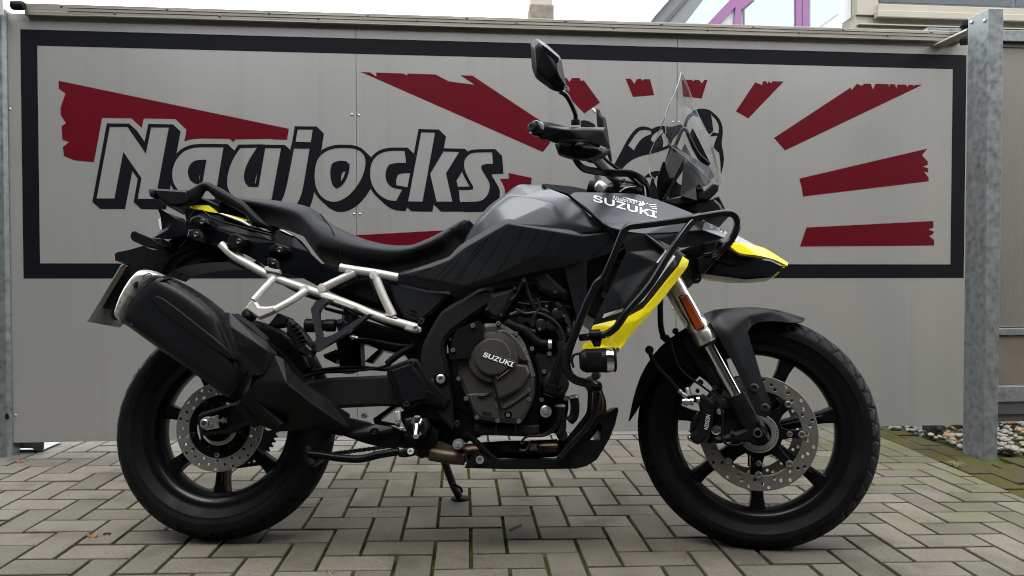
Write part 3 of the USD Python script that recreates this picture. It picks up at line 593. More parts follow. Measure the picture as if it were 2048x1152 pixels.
def pillow(poly, t, rr, s=.010, p=2.2, flat=None):
    poly = max(getattr(poly, 'geoms', [poly]), key=lambda g: g.area); r = poly.exterior
    n = max(12, int(r.length/s)); bp = [np.array(r.interpolate(k/n, normalized=True).coords[0]) for k in range(n)]+[np.array(c) for c in r.coords[:-1]]
    for h in poly.interiors: bp += [np.array(h.interpolate(k/24, normalized=True).coords[0]) for k in range(24)]
    bp = np.array(bp); bp = bp[np.unique(np.round(bp, 5), axis=0, return_index=True)[1]]
    x0, z0, x1, z1 = poly.bounds; g = np.stack(np.meshgrid(np.arange(x0, x1, s), np.arange(z0, z1, s*.87)), -1); g[1::2, :, 0] += s/2; g = g.reshape(-1, 2)
    inner = poly.buffer(-s*.45); g = g[shapely.contains_xy(inner, g[:, 0], g[:, 1])] if not inner.is_empty else g[:0]
    ring1 = []
    for dd in (s*.16, s*.4):
        q = poly.buffer(-dd)
        for h in getattr(q, 'geoms', [q]):
            if not h.is_empty: 
                for rg in (h.exterior, *h.interiors): ring1 += [rg.interpolate(k/n, normalized=True).coords[0] for k in range(n)]
    v = np.vstack([bp, np.array(ring1).reshape(-1, 2), g]); f = Delaunay(v).simplices
    c = v[f].mean(1); f = f[shapely.contains_xy(poly, c[:, 0], c[:, 1])]
    a, b, e = v[f[:, 0]], v[f[:, 1]], v[f[:, 2]]; sg = (b-a)[:, 0]*(e-a)[:, 1]-(b-a)[:, 1]*(e-a)[:, 0]
    f = f[np.abs(sg) > 1e-9]; sg = sg[np.abs(sg) > 1e-9]; f = np.where((sg > 0)[:, None], f, f[:, ::-1])
    d = shapely.distance(poly.boundary, shapely.points(v)); d[:len(bp)] = 0
    h = t*(1-(1-np.minimum(d/rr, 1))**p)**(1/p)
    back = -h if flat is None else -np.full(len(v), flat)
    nb = len(v); V = np.vstack([np.column_stack([v, h]), np.column_stack([v, back])]); Fs = [f, f[:, ::-1]+nb]
    if flat is not None:
        e = np.vstack([f[:, [0, 1]], f[:, [1, 2]], f[:, [2, 0]]]); key = {tuple(q): 1 for q in e}
        be = np.array([q for q in e if (q[1], q[0]) not in key]); Fs += [np.stack([be[:, 1], be[:, 0], be[:, 0]+nb], 1), np.stack([be[:, 1], be[:, 0]+nb, be[:, 1]+nb], 1)]
    return V, np.vstack(Fs)
def pl(n, s, L, t, rr, mat, F=B, sm=2, p=2.2, st=.010, flat=None, par=None, smooth=50, mirror=False, label=None, holes=()):
    """A traced outline swollen to a rounded solid of half thickness t about the plane L."""
    v, f = pillow(pg(s, L, F, sm, holes), t, rr, st, p, flat); v[:, 2] += L; return O(n, F, (v, f), mat, par, smooth, label, mirror)
def tb(n, s, r, mat, L=0.0, F=B, k=10, m=6, par=None, sharp=False, mirror=False, label=None):
    q = F.U(P(s, L)); q = q if sharp else spline(q, m); t = sweep(q, r, k); return O(n, F, (np.array(t.vertices), np.array(t.faces)), mat, par, 60, label, mirror)
def cyl(n, s, prof, mat, F=B, par=None, k=24, smooth=35, label=None):
    """Turned piece round the l axis at a traced centre; prof rows (radius, l)."""
    c = F.U(P(s))[0]; v, f = revolve([(max(r, 1e-4), l) for r, l in prof], k); return O(n, F, (v+c, f), mat, par, smooth, label)
def bolt(s, r=.006, mat='bolt_steel', F=B, par=None, h=.006, n='bolt'):
    return cyl(n, s, [(r, -.012), (r, h*.6), (r*.9, h), (r*.55, h), (r*.5, h*.45), (0, h*.45)], mat, F, par, 12)
def axial(n, s0, s1, prof, mat, F=B, par=None, k=28, smooth=35, label=None):
    """Turned piece along the line between two traced points; prof rows (radius, 0..1 along it)."""
    a, b = F.out(F.U(P(s0)))[0], F.out(F.U(P(s1)))[0]; d = b-a; ln = np.linalg.norm(d); d /= ln
    u = np.cross(d, [0, 1, 0.1]); u /= np.linalg.norm(u); w = np.cross(d, u)
    v, f = revolve([(max(r, 1e-4), l) for r, l in prof], k); q = a+np.outer(v[:, 0], u)+np.outer(v[:, 1], w)+np.outer(v[:, 2]*ln, d)
    m = fixed(q, f); return obj(n, m, mat, par or bike, smooth=smooth, label=label)
def fc(n, pts, faces, mat, thick=.004, soft=3, edge=.011, F=B, mirror=False, deck=None, par=None, smooth=60, label=None, bs=8):
    """Folded panel: named traced points with their own depth, faces between them, softened creases, real thickness."""
    names, rows = [], []
    for w in pts.split(';'):
        w = w.split()
        if w: names.append(w[0]); rows.append(P(' '.join(w[1:]))[0])
    rows = np.array(rows); ix = {a: i for i, a in enumerate(names)}; V = F.out(F.U(rows)); T = []
    for w in faces.split(';'):
        i = [ix[a] for a in w.split()]
        if len(i) < 3: continue
        p = rows[i][:, :2]*[1, -1]; i = np.array(i)
        if Polygon(p).area < 1e-6: continue
        v, f = trimesh.creation.triangulate_polygon(Polygon(p), engine='earcut'); k = cKDTree(p).query(v)[1]; f = i[k][f]
        a, b, c = rows[f[:, 0], :2], rows[f[:, 1], :2], rows[f[:, 2], :2]
        s = (b-a)[:, 0]*-(c-a)[:, 1]+(b-a)[:, 1]*(c-a)[:, 0]; T.append(np.where((s > 0)[:, None], f, f[:, ::-1]))
    T = np.vstack(T)
    if deck:
        m = len(V); V = np.vstack([V, V*[1, -1, 1]]); T2 = T[:, ::-1]+m; d = [ix[a] for a in deck.split()]; q = []
        for a, b in zip(d[:-1], d[1:]): q += [(a, b, b+m), (a, b+m, a+m)]
        q = np.array(q); nrm = np.cross(V[q[:, 1]]-V[q[:, 0]], V[q[:, 2]]-V[q[:, 0]]); q = np.where((nrm[:, 2] > 0)[:, None], q, q[:, ::-1]); T = np.vstack([T, T2, q])
    m = trimesh.Trimesh(V, T, process=True); m.merge_vertices()
    for _ in range(5):
        if len(m.faces) > 9000 or m.edges_unique_length.max() < edge*1.5: break
        m = m.subdivide(); m.merge_vertices()
    f = np.array(m.faces); v = np.array(m.vertices); e = np.vstack([f[:, [0, 1]], f[:, [1, 2]], f[:, [2, 0]]]); es = np.sort(e, 1)
    uq, inv, cnt = np.unique(es, axis=0, return_inverse=True, return_counts=True); inv = inv.ravel(); bnd = np.zeros(len(v), bool); bnd[uq[cnt == 1].ravel()] = True
    bn = [[] for _ in range(len(v))]
    for a, b in uq[cnt == 1]: bn[a].append(b); bn[b].append(a)
    mv = []
    for i_, nb_ in enumerate(bn):
        if len(nb_) == 2:
            d0, d1 = v[i_]-v[nb_[0]], v[nb_[1]]-v[i_]
            if d0@d1 > .72*np.linalg.norm(d0)*np.linalg.norm(d1): mv.append((i_, nb_[0], nb_[1]))
    mv = np.array(mv).reshape(-1, 3)
    for _ in range(bs): w_ = v.copy(); w_[mv[:, 0]] = .5*v[mv[:, 0]]+.25*(v[mv[:, 1]]+v[mv[:, 2]]); v = w_
    for _ in range(soft):
        acc = np.zeros_like(v); w = np.zeros(len(v)); 
        for a, b in ((0, 1), (1, 0)): np.add.at(acc, uq[:, a], v[uq[:, b]]); np.add.at(w, uq[:, a], 1)
        v = np.where(bnd[:, None], v, .5*v+.5*acc/np.maximum(w, 1)[:, None])
    nr = np.zeros_like(v); fn = np.cross(v[f[:, 1]]-v[f[:, 0]], v[f[:, 2]]-v[f[:, 0]])
    for k in range(3): np.add.at(nr, f[:, k], fn)
    nr /= np.maximum(np.linalg.norm(nr, axis=1), 1e-12)[:, None]; N = len(v); be = e[(cnt[inv] == 1)]
    VV = np.vstack([v, v-nr*thick]); FF = np.vstack([f, f[:, ::-1]+N, np.stack([be[:, 1], be[:, 0], be[:, 0]+N], 1), np.stack([be[:, 1], be[:, 0]+N, be[:, 1]+N], 1)])
    r = obj(n, (VV, FF), mat, par or bike, smooth=smooth, label=label); LAST[n] = (v, f)
    if mirror: obj(n, (VV*[1, -1, 1], FF[:, ::-1]), mat, par or bike, smooth=smooth)
    return r
LAST = {}
def hit(rows, skin, off=.0006):
    """Where traced points lie on a panel already built (bike coordinates), lifted off it."""
    v, f = skin; o = B.Wi[:3, :3]@CAM+B.Wi[:3, 3]; a = v[f[:, 0]]; e1 = v[f[:, 1]]-a; e2 = v[f[:, 2]]-a; out = []
    for d in rays(np.atleast_2d(rows)[:, :2])@B.Wi[:3, :3].T:
        h = np.cross(d, e2); de = (e1*h).sum(1); de = np.where(np.abs(de) < 1e-12, 1e-12, de); s_ = o-a; u = (s_*h).sum(1)/de; q = np.cross(s_, e1); w = (q@d)/de; t = (e2*q).sum(1)/de
        ok = (u > -.02)&(w > -.02)&(u+w < 1.02)&(t > 0); out.append(o+d*t[ok].min()-off*d if ok.any() else [np.nan]*3)
    return np.array(out)
def groove(s, skin, r=.0007, m=8, par=None, mat='smooth_plastic', n='panel_groove'):
    p = P(s)[:, :2]; q = np.vstack([p[0]]+[p[i]+(p[i+1]-p[i])*t for i in range(len(p)-1) for t in np.linspace(0, 1, m+1)[1:]]); q = hit(q, skin, .0003); q = q[~np.isnan(q[:, 0])]
    if len(q) > 2: obj(n, sweep(q, r, 5), mat, par or bike, smooth=60)
def decal(n, s, skin, mat, par=None, off=.0010, seg=.004):
    """Thin print that follows a panel."""
    v, f = tri2(Polygon(P(s)[:, :2])); v, f = trimesh.remesh.subdivide_to_size(np.column_stack([v, 0*v[:, 0]]), f, 9.0); q = hit(v, skin, off); k = ~np.isnan(q[:, 0]); f = f[k[f].all(1)]
    if len(f): m = trimesh.Trimesh(q, f, process=False); m.remove_unreferenced_vertices(); w = np.array(m.vertices); g = np.array(m.faces); nrm = np.cross(w[g[:, 1]]-w[g[:, 0]], w[g[:, 2]]-w[g[:, 0]]); g = np.where((nrm[:, 1] < 0)[:, None], g, g[:, ::-1]); obj(n, (w, g), mat, par or bike)
def txt_on(n, string, s, height, mat, skin, par=None, bold=True, slant=0.0, off=.0012):
    px = P(s)[:, :2]; m = meshkit.text_mesh(string, 1.0, 1.0, bold); v = np.array(m.vertices); lo, hi = v.min(0), v.max(0); u = px[1]-px[0]; ln = np.linalg.norm(u); u /= ln; w = np.array([u[1], -u[0]])
    y = v[:, 1]*height; x = (v[:, 0]-lo[0])/(hi[0]-lo[0])*ln+slant*y; top = v[:, 2] > .5; q = hit(px[0]+np.outer(x, u)+np.outer(y, w), skin, 0); d = B.Wi[:3, :3]@CAM+B.Wi[:3, 3]-q; d /= np.linalg.norm(d, axis=1)[:, None]
    q = q+d*np.where(top, off, .0002)[:, None]; k = ~np.isnan(q[:, 0]); f = np.array(m.faces); f = f[k[f].all(1)]; m = trimesh.Trimesh(np.nan_to_num(q), f, process=False); m.remove_unreferenced_vertices(); obj(n, m, mat, par or bike)
def txt(n, string, s, height, mat, F=B, par=None, L=None, bold=True, depth=.0012, slant=0.0):
    """Lettering on the plane of F from the first traced point (left end of the base line) to the second; height in photo pixels."""
    q = F.U(P(s, 0 if L is None else L)); m = meshkit.text_mesh(string, 1.0, 1.0, bold); v = np.array(m.vertices); lo, hi = v.min(0), v.max(0)
    px = P(s); sc = np.linalg.norm(q[1, :2]-q[0, :2])/np.linalg.norm(px[1, :2]-px[0, :2]); u = (q[1, :2]-q[0, :2]); ln = np.linalg.norm(u); u /= ln; w = np.array([-u[1], u[0]])
    x = (v[:, 0]-lo[0])/(hi[0]-lo[0]); y = v[:, 1]*height*sc
    xz = q[0, :2]+np.outer(x*ln+slant*y, u)+np.outer(y, w); return O(n, F, (np.column_stack([xz, q[0, 2]+v[:, 2]*depth]), np.array(m.faces)), mat, par, False)

# ---- wheels
def wheel(nm, F, c, R, hw, rr, ang0, hub, grooves, inner):
    W_ = UsdGeom.Xform.Define(stage, numbered(bike, nm)); W_ = str(W_.GetPath())
    side = [(rr-.003, .60), (rr+.008, .70), (rr+.0085, .735), (rr+.0105, .745), (rr+.011, .72), (rr+.020, .80), (rr+.034, .93), (rr+.0345, .955), (rr+.0365, .96), (rr+.037, .945), (rr+.05, .985), (R-.052, 1.0), (R-.040, .985), (R-.030, .92)]
    crown = [(R-.030*abs(t)**2.3, .88*t) for t in np.linspace(1, -1, 31)]
    prof = np.array([(a, b*hw) for a, b in side]+[(a, b*hw) for a, b in crown]+[(a, -b*hw) for a, b in side[::-1]]); n = 540
    v, f = revolve(prof, n, closed=True); m = len(prof); th = np.repeat(np.arange(n)/n*2*np.pi, m); l = v[:, 2]; r = np.hypot(v[:, 0], v[:, 1])
    per = 2*np.pi/grooves
    for sgn, off in ((1, 0), (-1, .5)):
        u = ((th+sgn*1.9*l/hw*.18+off*per) % per)/per; u2 = ((th-sgn*.6*l/hw*.18+off*per+per*.4) % per)/per
        g = (l*sgn > .16*hw)&(l*sgn < .86*hw)&(np.abs(u-.5) < .07); g2 = (l*sgn > .5*hw)&(l*sgn < .9*hw)&(np.abs(u2-.5) < .05)
        k = (g | g2)&(r > R-.032); s_ = np.where(k, 1-.0060/np.maximum(r, .01), 1); v[:, 0] *= s_; v[:, 1] *= s_
    v[:, 0] += c[0]; v[:, 1] += c[1]
    O('tyre', F, (v, f), 'rubber', W_, 50)
    p = [(rr+.012, .70), (rr+.012, .66), (rr+.002, .62), (rr-.012, .56), (rr-.020, .25), (rr-.020, -.25), (rr-.012, -.56), (rr+.002, -.62), (rr+.012, -.66), (rr+.012, -.70),
         (rr+.004, -.72), (rr-.010, -.66), (inner, -.5), (inner-.008, -.2), (inner-.008, .2), (inner, .5), (rr-.010, .66), (rr+.004, .72)]
    v, f = revolve([(a, b*hw) for a, b in p], 96, closed=True); v[:, 0] += c[0]; v[:, 1] += c[1]; O('rim', F, (v, f), 'rim_black', W_, 30)
    v, f = revolve([(.001, -.07), (hub*.8, -.07), (hub*.85, -.05), (hub, -.03), (hub, .03), (hub*.85, .05), (hub*.8, .07), (.001, .07)], 40); v[:, 0] += c[0]; v[:, 1] += c[1]; O('hub', F, (v, f), 'rim_black', W_, 30)
    for k in range(7):
        a = ang0+k*2*np.pi/7; e = inner+.004
        q = np.array([(hub*.8, -.016), (hub*1.3, -.0145), (e-.04, -.017), (e-.012, -.022), (e, -.032), (e, .032), (e-.012, .022), (e-.04, .017), (hub*1.3, .0145), (hub*.8, .016)])
        q = q@np.array([[math.cos(a), math.sin(a)], [-math.sin(a), math.cos(a)]])+c[:2]
        v, f = slab(Polygon(q), -.016, .020, .005); O('spoke', F, (v, f), 'rim_black', W_, 30)
        q = np.array([(hub*1.6, -.004), (e-.04, -.007), (e-.04, .007), (hub*1.6, .004)])@np.array([[math.cos(a), math.sin(a)], [-math.sin(a), math.cos(a)]])+c[:2]
        O('rib', F, slab(Polygon(q), .019, .0235, .003), 'rim_black', W_, 30)
    return W_
def ringslab(c, ro, ri, l0, l1, holes, bev=.0008, wave=0, seg=24):
    g = Point(c[0], c[1]).buffer(ro, quad_segs=seg)
    if wave:
        a = np.linspace(0, 2*np.pi, 240, endpoint=False); r = ro*(1+.006*np.cos(a*wave)); g = Polygon(np.column_stack([c[0]+r*np.cos(a), c[1]+r*np.sin(a)]))
    if ri: g = g.difference(Point(c[0], c[1]).buffer(ri, quad_segs=seg))
    if holes: g = g.difference(unary_union([Point(c[0]+r*math.cos(a), c[1]+r*math.sin(a)).buffer(h, quad_segs=4) for r, a, h in holes]))
    v, f = slab(g, l0, l1, bev); return v, f
cr = B.U(P('X 440,853,.05'))[0]                                            # rear axle line
rw = wheel('rear_wheel', B, cr, .322, .076, .218, math.radians(-90), .052, 38, .196)
hol = [(.098+.011*(k % 3), math.radians(k*8.2+3*(k % 3)), .0042) for k in range(44)]
O('brake_disc', B, ringslab(cr, .128, .090, .048, .053, hol), 'disc_steel', rw, 30)
O('disc_carrier', B, ringslab(cr, .092, .070, .044, .050, []), 'rim_black', rw, 30)
for k in range(5):
    a = math.radians(-90+72*k); x = cr[0]+.080*math.cos(a); z = cr[1]+.080*math.sin(a)
    v, f = revolve([(.0085, 0), (.0085, .006), (.006, .009), (.0035, .009), (.003, .004), (.0001, .004)], 14); O('bolt', B, (v+[x, z, .050], f), 'bolt_dark' if k else 'bolt_steel', rw)
O('sensor_ring', B, ringslab(cr, .0535, .036, .052, .055, [(.0475, math.radians(k*7.5), .0019) for k in range(48)], .0004, seg=20), 'pale_decal', rw, 30)
# sprocket and chain on the far side
a = np.linspace(0, 2*np.pi, 47*6, endpoint=False); rs = .118+.0045*np.clip(np.cos(a*47)*1.6, -1, 1)
sp_ = Polygon(np.column_stack([cr[0]+rs*np.cos(a), cr[1]+rs*np.sin(a)])).difference(Point(cr[0], cr[1]).buffer(.05)).difference(unary_union([Point(cr[0]+.088*math.cos(t), cr[1]+.088*math.sin(t)).buffer(.014) for t in np.arange(6)*np.pi/3]))
O('sprocket', B, slab(sp_, -.098, -.092, .001), 'dark_silver', rw, 30)
chn = []
for t in np.linspace(0, 1, 70):
    if t < .5: th = math.radians(150+ (t/.5)*130); x, z = cr[0]+.121*math.cos(th), cr[1]+.121*math.sin(th); d = th+math.pi/2
    else: x, z = cr[0]+.121*math.cos(math.radians(280))+(t-.5)/.5*.5, cr[1]+.121*math.sin(math.radians(280))+(t-.5)/.5*.07; d = math.atan2(.07, .5)
    q = np.array([(-.0075, -.004), (-.004, -.0065), (.004, -.0065), (.0075, -.004), (.0075, .004), (.004, .0065), (-.004, .0065), (-.0075, .004)])*.95@np.array([[math.cos(d), math.sin(d)], [-math.sin(d), math.cos(d)]])+[x, z]
    chn.append(slab(Polygon(q), -.101, -.088, .001))
O('chain', B, (np.vstack([c_[0] for c_ in chn]), np.vstack([c_[1]+sum(len(d_[0]) for d_ in chn[:i]) for i, c_ in enumerate(chn)])), 'dark_silver')
# front wheel in the steered frame
cf = S.U(P('X 1516,866,.075'))[0]
fw_ = wheel('front_wheel', S, cf, .330, .055, .243, math.radians(-90), .045, 44, .222)
hol = [(.128+.0095*(k % 3), math.radians(k*7.35+1.5*(k % 2)), .0043) for k in range(49)]
for sg in (1, -1):
    l0 = .072 if sg > 0 else -.077
    O('brake_disc', S, ringslab(cf, .157, .116, l0, l0+.005, hol, wave=0), 'front_disc_steel', fw_, 30)
    arms = unary_union([Polygon(np.array([(.03, -.026), (.085, -.011), (.112, -.012), (.112, .012), (.085, .011), (.03, .026)])@np.array([[math.cos(t), math.sin(t)], [-math.sin(t), math.cos(t)]])+cf[:2]) for t in np.radians(np.arange(8)*45-1)]
        ).union(Point(cf[0], cf[1]).buffer(.066)).difference(Point(cf[0], cf[1]).buffer(.034))
    O('disc_carrier', S, slab(arms, l0-.006, l0-.0005, .0015), 'rim_black', fw_, 30)
    for t in np.radians(np.arange(8)*45-1):
        for r_, s_, mt in ((.113, 1.0, 'bolt_steel'),)+(((.082, .8, 'bolt_steel'),) if sg > 0 and round(math.degrees(t)) % 90 == 89 else ()):
            v, f = revolve([(.010*s_, 0), (.010*s_, .004), (.0085*s_, .0058), (.0058*s_, .0058), (.0050*s_, .0035), (.0048*s_, .001), (.0001, .001)], 16)
            if sg < 0: v[:, 2] *= -1; f = f[:, ::-1]
            O('bobbin', S, (v+[cf[0]+r_*math.cos(t), cf[1]+r_*math.sin(t), l0+(.0045 if sg > 0 else 0)], f), mt, fw_)
O('sensor_ring', S, ringslab(cf, .0535, .034, .080, .083, [(.0475, math.radians(k*7.2), .0019) for k in range(50)], .0004, seg=20), 'disc_steel', fw_, 30)
# ---- engine and frame core (dark, far back first)
ex('engine_block', 'F 90,330 260,190 420,60 560,60 760,150 800,380 740,640 745,740 735,890 560,905 300,900 240,880 200,800 120,760', -.14, .085, 'engine_black', .01, sm=0)
ex('airbox', 'B 1010,705 1440,755 1690,800 1700,1000 1640,1120 1440,1060 1310,1000 1100,930 900,845', -.10, .085, 'smooth_plastic', .012)
ex('frame_core', 'G 150,900 500,820 900,760 1500,640 1640,900 1640,1150 1400,1330 1000,1350 700,1300 560,1200 300,1100', -.10, .075, 'engine_black', .01)
ex('battery_box', 'E 500,10 900,0 1000,100 900,250 720,330 640,250', -.10, .070, 'engine_black', .008); ex('battery_tray', 'E 240,150 330,215 600,300 650,310 665,345 655,410 560,420 440,395 390,370 300,350 260,290 235,250', -.08, .075, 'smooth_plastic', .008)
ex('lower_core', 'E 560,770 690,700 870,640 1000,760 1037,900 960,935 860,965 700,935 620,890', -.10, .080, 'engine_black', .008); ex('pivot_core', 'E 640,310 720,330 760,420 880,420 880,640 720,640 560,650 540,580 640,500 600,420', -.08, .062, 'engine_black', .006)
eb = ex('cylinder_head', 'F 300,90 470,60 620,60 760,170 775,340 700,420 540,400 420,300 300,260', -.12, .115, 'engine_black', .012)
ex('cylinder_cover', 'F 300,230 330,130 470,95 440,190 385,270 330,265', .11, .150, 'engine_grey', .012)
ex('coil_cover', 'F 560,40 640,15 760,120 740,165 680,150 600,110', .11, .145, 'engine_grey', .01)
ex('coil_recess', 'F 640,105 730,118 745,130 700,150 650,130', .146, .149, 'smooth_plastic', .001)
for k, s in enumerate(('F 520,170 600,150 640,260 640,300 530,270', 'F 560,270 690,240 720,330 640,370 560,330', 'F 660,150 740,180 760,300 690,300', 'F 470,240 520,200 560,260 520,300')):
    ex('intake_part', s, .08, .125+.006*k, 'engine_black', .008)
tb('engine_stay', 'F 520,60 545,140 590,240', .0055, 'engine_grey', .135); tb('engine_stay', 'F 505,70 470,140 440,170', .005, 'engine_grey', .14)
tb('wiring', 'F 480,180 560,190 650,175 770,205', .0035, 'engine_black', .128)
tb('wiring', 'F 600,290 690,330 740,420 760,470', .004, 'smooth_plastic', .14); tb('wiring', 'F 640,590 600,640 610,700 660,720', .0035, 'smooth_plastic', .15)
for x, y in ((505, 262), (560, 268), (610, 300), (668, 300), (700, 240)):
    cyl('intake_boot', f'F {x},{y},.139', [(.0001, -.03), (.015, -.03), (.015, -.004), (.0165, -.003), (.0165, .003), (.012, .005), (0, .005)], 'engine_grey')
for a_, b_ in (('F 440,250,.142', 'F 500,228,.142'), ('F 600,215,.14', 'F 650,235,.14'), ('F 690,180,.14', 'F 720,215,.14'), ('F 540,330,.14', 'F 580,345,.14'), ('F 700,330,.14', 'F 735,390,.14')):
    axial('connector', a_, b_, [(.0001, 0), (.007, 0), (.0075, .4), (.009, .42), (.009, .8), (.007, .82), (.006, 1), (.0001, 1)], 'engine_grey', k=10)
tb('fuel_hose', 'F 470,215 520,240 580,235 640,255 700,300 730,360', .0055, 'engine_grey', .146); tb('fuel_hose', 'F 590,160 600,210 570,260 560,310', .005, 'engine_grey', .147)
for s_ in ('F 600,325,.146', 'F 735,250,.142', 'F 480,300,.146', 'F 640,200,.142', 'F 760,330,.14'): bolt(s_, .004, 'bolt_steel')
# sump and lower crankcase
ex('crankcase', 'F 150,470 260,300 420,270 560,420 590,560 600,700 590,880 480,905 260,890 215,760 150,640', .08, .135, 'engine_black', .010, sm=1)
ex('sump', 'F 245,850 600,850 600,900 560,915 270,905 240,885', -.10, .150, 'engine_grey', .006)
for x in (358, 467): ex('sump_fin', f'F {x-5},850 {x+5},850 {x+6},905 {x-4},905', .150, .157, 'engine_grey', .001)
# clutch cover
cc = ex('clutch_cover', 'F 300,292 380,288 425,310 480,345 515,390 533,440 570,545 578,600 575,690 545,760 525,800 500,838 470,845 380,838 262,818 240,790 215,730 165,620 150,560 152,500 185,440 230,390 285,330', .12, .176, 'engine_bronze', .010, sm=2)
cyl('clutch_dome', 'F 348,480,.176', [(.069, 0), (.069, .010), (.066, .0145), (.050, .0165), (.049, .022), (.046, .0255), (.020, .027), (0, .027)], 'engine_bronze', par=cc, k=64, smooth=30)
O('cover_ridge', B, slab(pg('F 370,335 395,325 430,335 480,380 520,440 545,500 520,505 485,490 470,430 440,390 405,365 370,365', .186, sm=2), .17, .1885, .004), 'engine_bronze', cc, 30)
ex('cover_wedge', 'F 335,545 462,512 530,520 545,560 520,620 470,670 380,710 352,690 345,610', .17, .190, 'engine_bronze', .006, par=cc, sm=2)
ex('cover_panel', 'F 200,680 330,672 352,700 380,770 385,822 270,806 240,770', .172, .180, 'engine_bronze', .004, par=cc)
ex('cover_panel', 'F 400,740 480,700 545,640 560,690 530,770 495,825 400,822 392,780', .172, .181, 'engine_bronze', .005, par=cc)
tb('cover_rib', 'F 325,505 345,600 372,700 388,770', .0028, 'smooth_plastic', .193, par=cc); tb('cover_rib', 'F 330,520 370,598 440,545', .0022, 'engine_bronze', .195, sharp=True, par=cc)
tb('cover_rib', 'F 365,720 400,755 440,742 560,660', .0024, 'engine_grey', .184, par=cc); tb('cover_rib', 'F 260,690 300,690 340,665', .0024, 'engine_grey', .184, par=cc)
O('maker_plate', B, slab(pg('F 290,430 466,500 456,537 270,482', .204), .196, .2035, .0015), 'engine_bronze', cc, 30)
txt('maker_lettering', 'SUZUKI', 'F 288,473 452,531', 9.0, 'white_decal', L=.2036, par=cc, slant=.12)
ex('embossed_plate', 'F 284,772 338,780 338,800 284,792', .176, .1812, 'engine_grey', .001, par=cc)
cyl('sight_plug', 'F 428,792,.180', [(.0105, 0), (.0105, .004), (.008, .005), (.0078, .002), (0, .002)], 'smooth_plastic', par=cc)
cyl('plug_star', 'F 428,795,.184', [(.006, 0), (.006, .003), (0, .0035)], 'bolt_steel', par=cc, k=6)
ex('clutch_guard', 'F 150,322 262,276 282,285 298,368 250,400 228,430 222,482 112,492 104,480 112,420 135,350', .15, .196, 'black_plastic', .008, sm=2)
ex('bolt_recess', 'F 215,292 248,288 255,312 224,324', .19, .1966, 'smooth_plastic', .001); ex('bolt_recess', 'F 112,428 142,425 142,458 116,460', .19, .1966, 'smooth_plastic', .001)
for s in ('235,307,.197', '127,441,.197', '375,293,.178', '470,350,.178', '525,452,.178', '565,575,.176', '545,708,.178', '487,830,.178', '370,826,.178', '257,808,.178', '198,705,.178', '158,597,.174', '560,432,.152', '655,460,.152', '625,557,.152', '745,705,.15', '613,712,.15'):
    bolt('F '+s, .0058); bolt('F '+s, .0072, 'bolt_dark', h=.002, n='washer')
for s, r in (('515,55,.15', .0065), ('465,100,.152', .004), ('310,215,.152', .004), ('390,247,.152', .004), ('685,122,.15', .0045), ('112,380,.12', .004)): bolt('F '+s, r, 'dark_silver')
# right of the clutch cover: water pump, hoses, filler
ex('pump_cover', 'F 560,470 590,445 640,455 690,480 720,560 700,680 640,700 600,640 590,540', .10, .148, 'engine_grey', .010, sm=2)
cyl('pump_housing', 'F 690,625,.148', [(.036, -.03), (.036, 0), (.033, .006), (.018, .010), (.016, .016), (0, .017)], 'engine_grey', k=36)
tb('coolant_hose', 'F 420,288 470,312 520,330 560,370 600,400 655,408', .0125, 'rubber', .150, k=14); axial('hose_clip', 'F 648,408,.150', 'F 668,408,.150', [(.0001, 0), (.0145, 0), (.0145, 1), (.0001, 1)], 'raw_steel')
cyl('filler_cap', 'F 725,415,.150', [(.014, -.02), (.014, .004), (.012, .008), (0, .008)], 'engine_grey')
axial('oil_filter', 'F 728,440,.160', 'F 655,685,.168', [(.0001, 0), (.0125, 0), (.0135, .1), (.0135, .78), (.0175, .80), (.0175, .97), (.0165, .985), (.0001, .99)], 'smooth_plastic')
axial('filter_ring', 'F 660,668,.168', 'F 652,690,.168', [(.0001, .9), (.0178, .9), (.0178, 1), (.0001, 1)], 'dark_silver')
tb('coolant_hose', 'F 712,735 718,800 722,860 705,905', .0125, 'rubber', .145, k=14); tb('coolant_hose', 'F 785,690 795,740 790,800 765,830', .0125, 'rubber', .140, k=14)
axial('hose_clip', 'F 714,738,.145', 'F 714,752,.145', [(.0001, 0), (.0145, 0), (.0145, 1), (.0001, 1)], 'raw_steel'); axial('hose_clip', 'F 786,690,.14', 'F 788,704,.14', [(.0001, 0), (.0145, 0), (.0145, 1), (.0001, 1)], 'raw_steel')
cyl('drain_boss', 'F 635,776,.150', [(.016, -.03), (.016, 0), (.012, .002), (.007, .002), (.006, .006), (0, .006)], 'raw_steel')
tb('wiring', 'F 500,945 530,915 600,908 660,880 700,840', .003, 'smooth_plastic', .155); tb('wiring', 'F 560,912 640,905 700,860 720,800', .003, 'smooth_plastic', .158)
ex('lower_cluster', 'F 600,690 760,690 760,760 740,880 690,900 620,880', .06, .125, 'engine_black', .008)
bolt('F 735,905,.135', .006, 'dark_silver'); cyl('hose_end', 'F 725,905,.145', [(.015, -.02), (.015, .004), (.009, .006), (0, .006)], 'engine_grey')
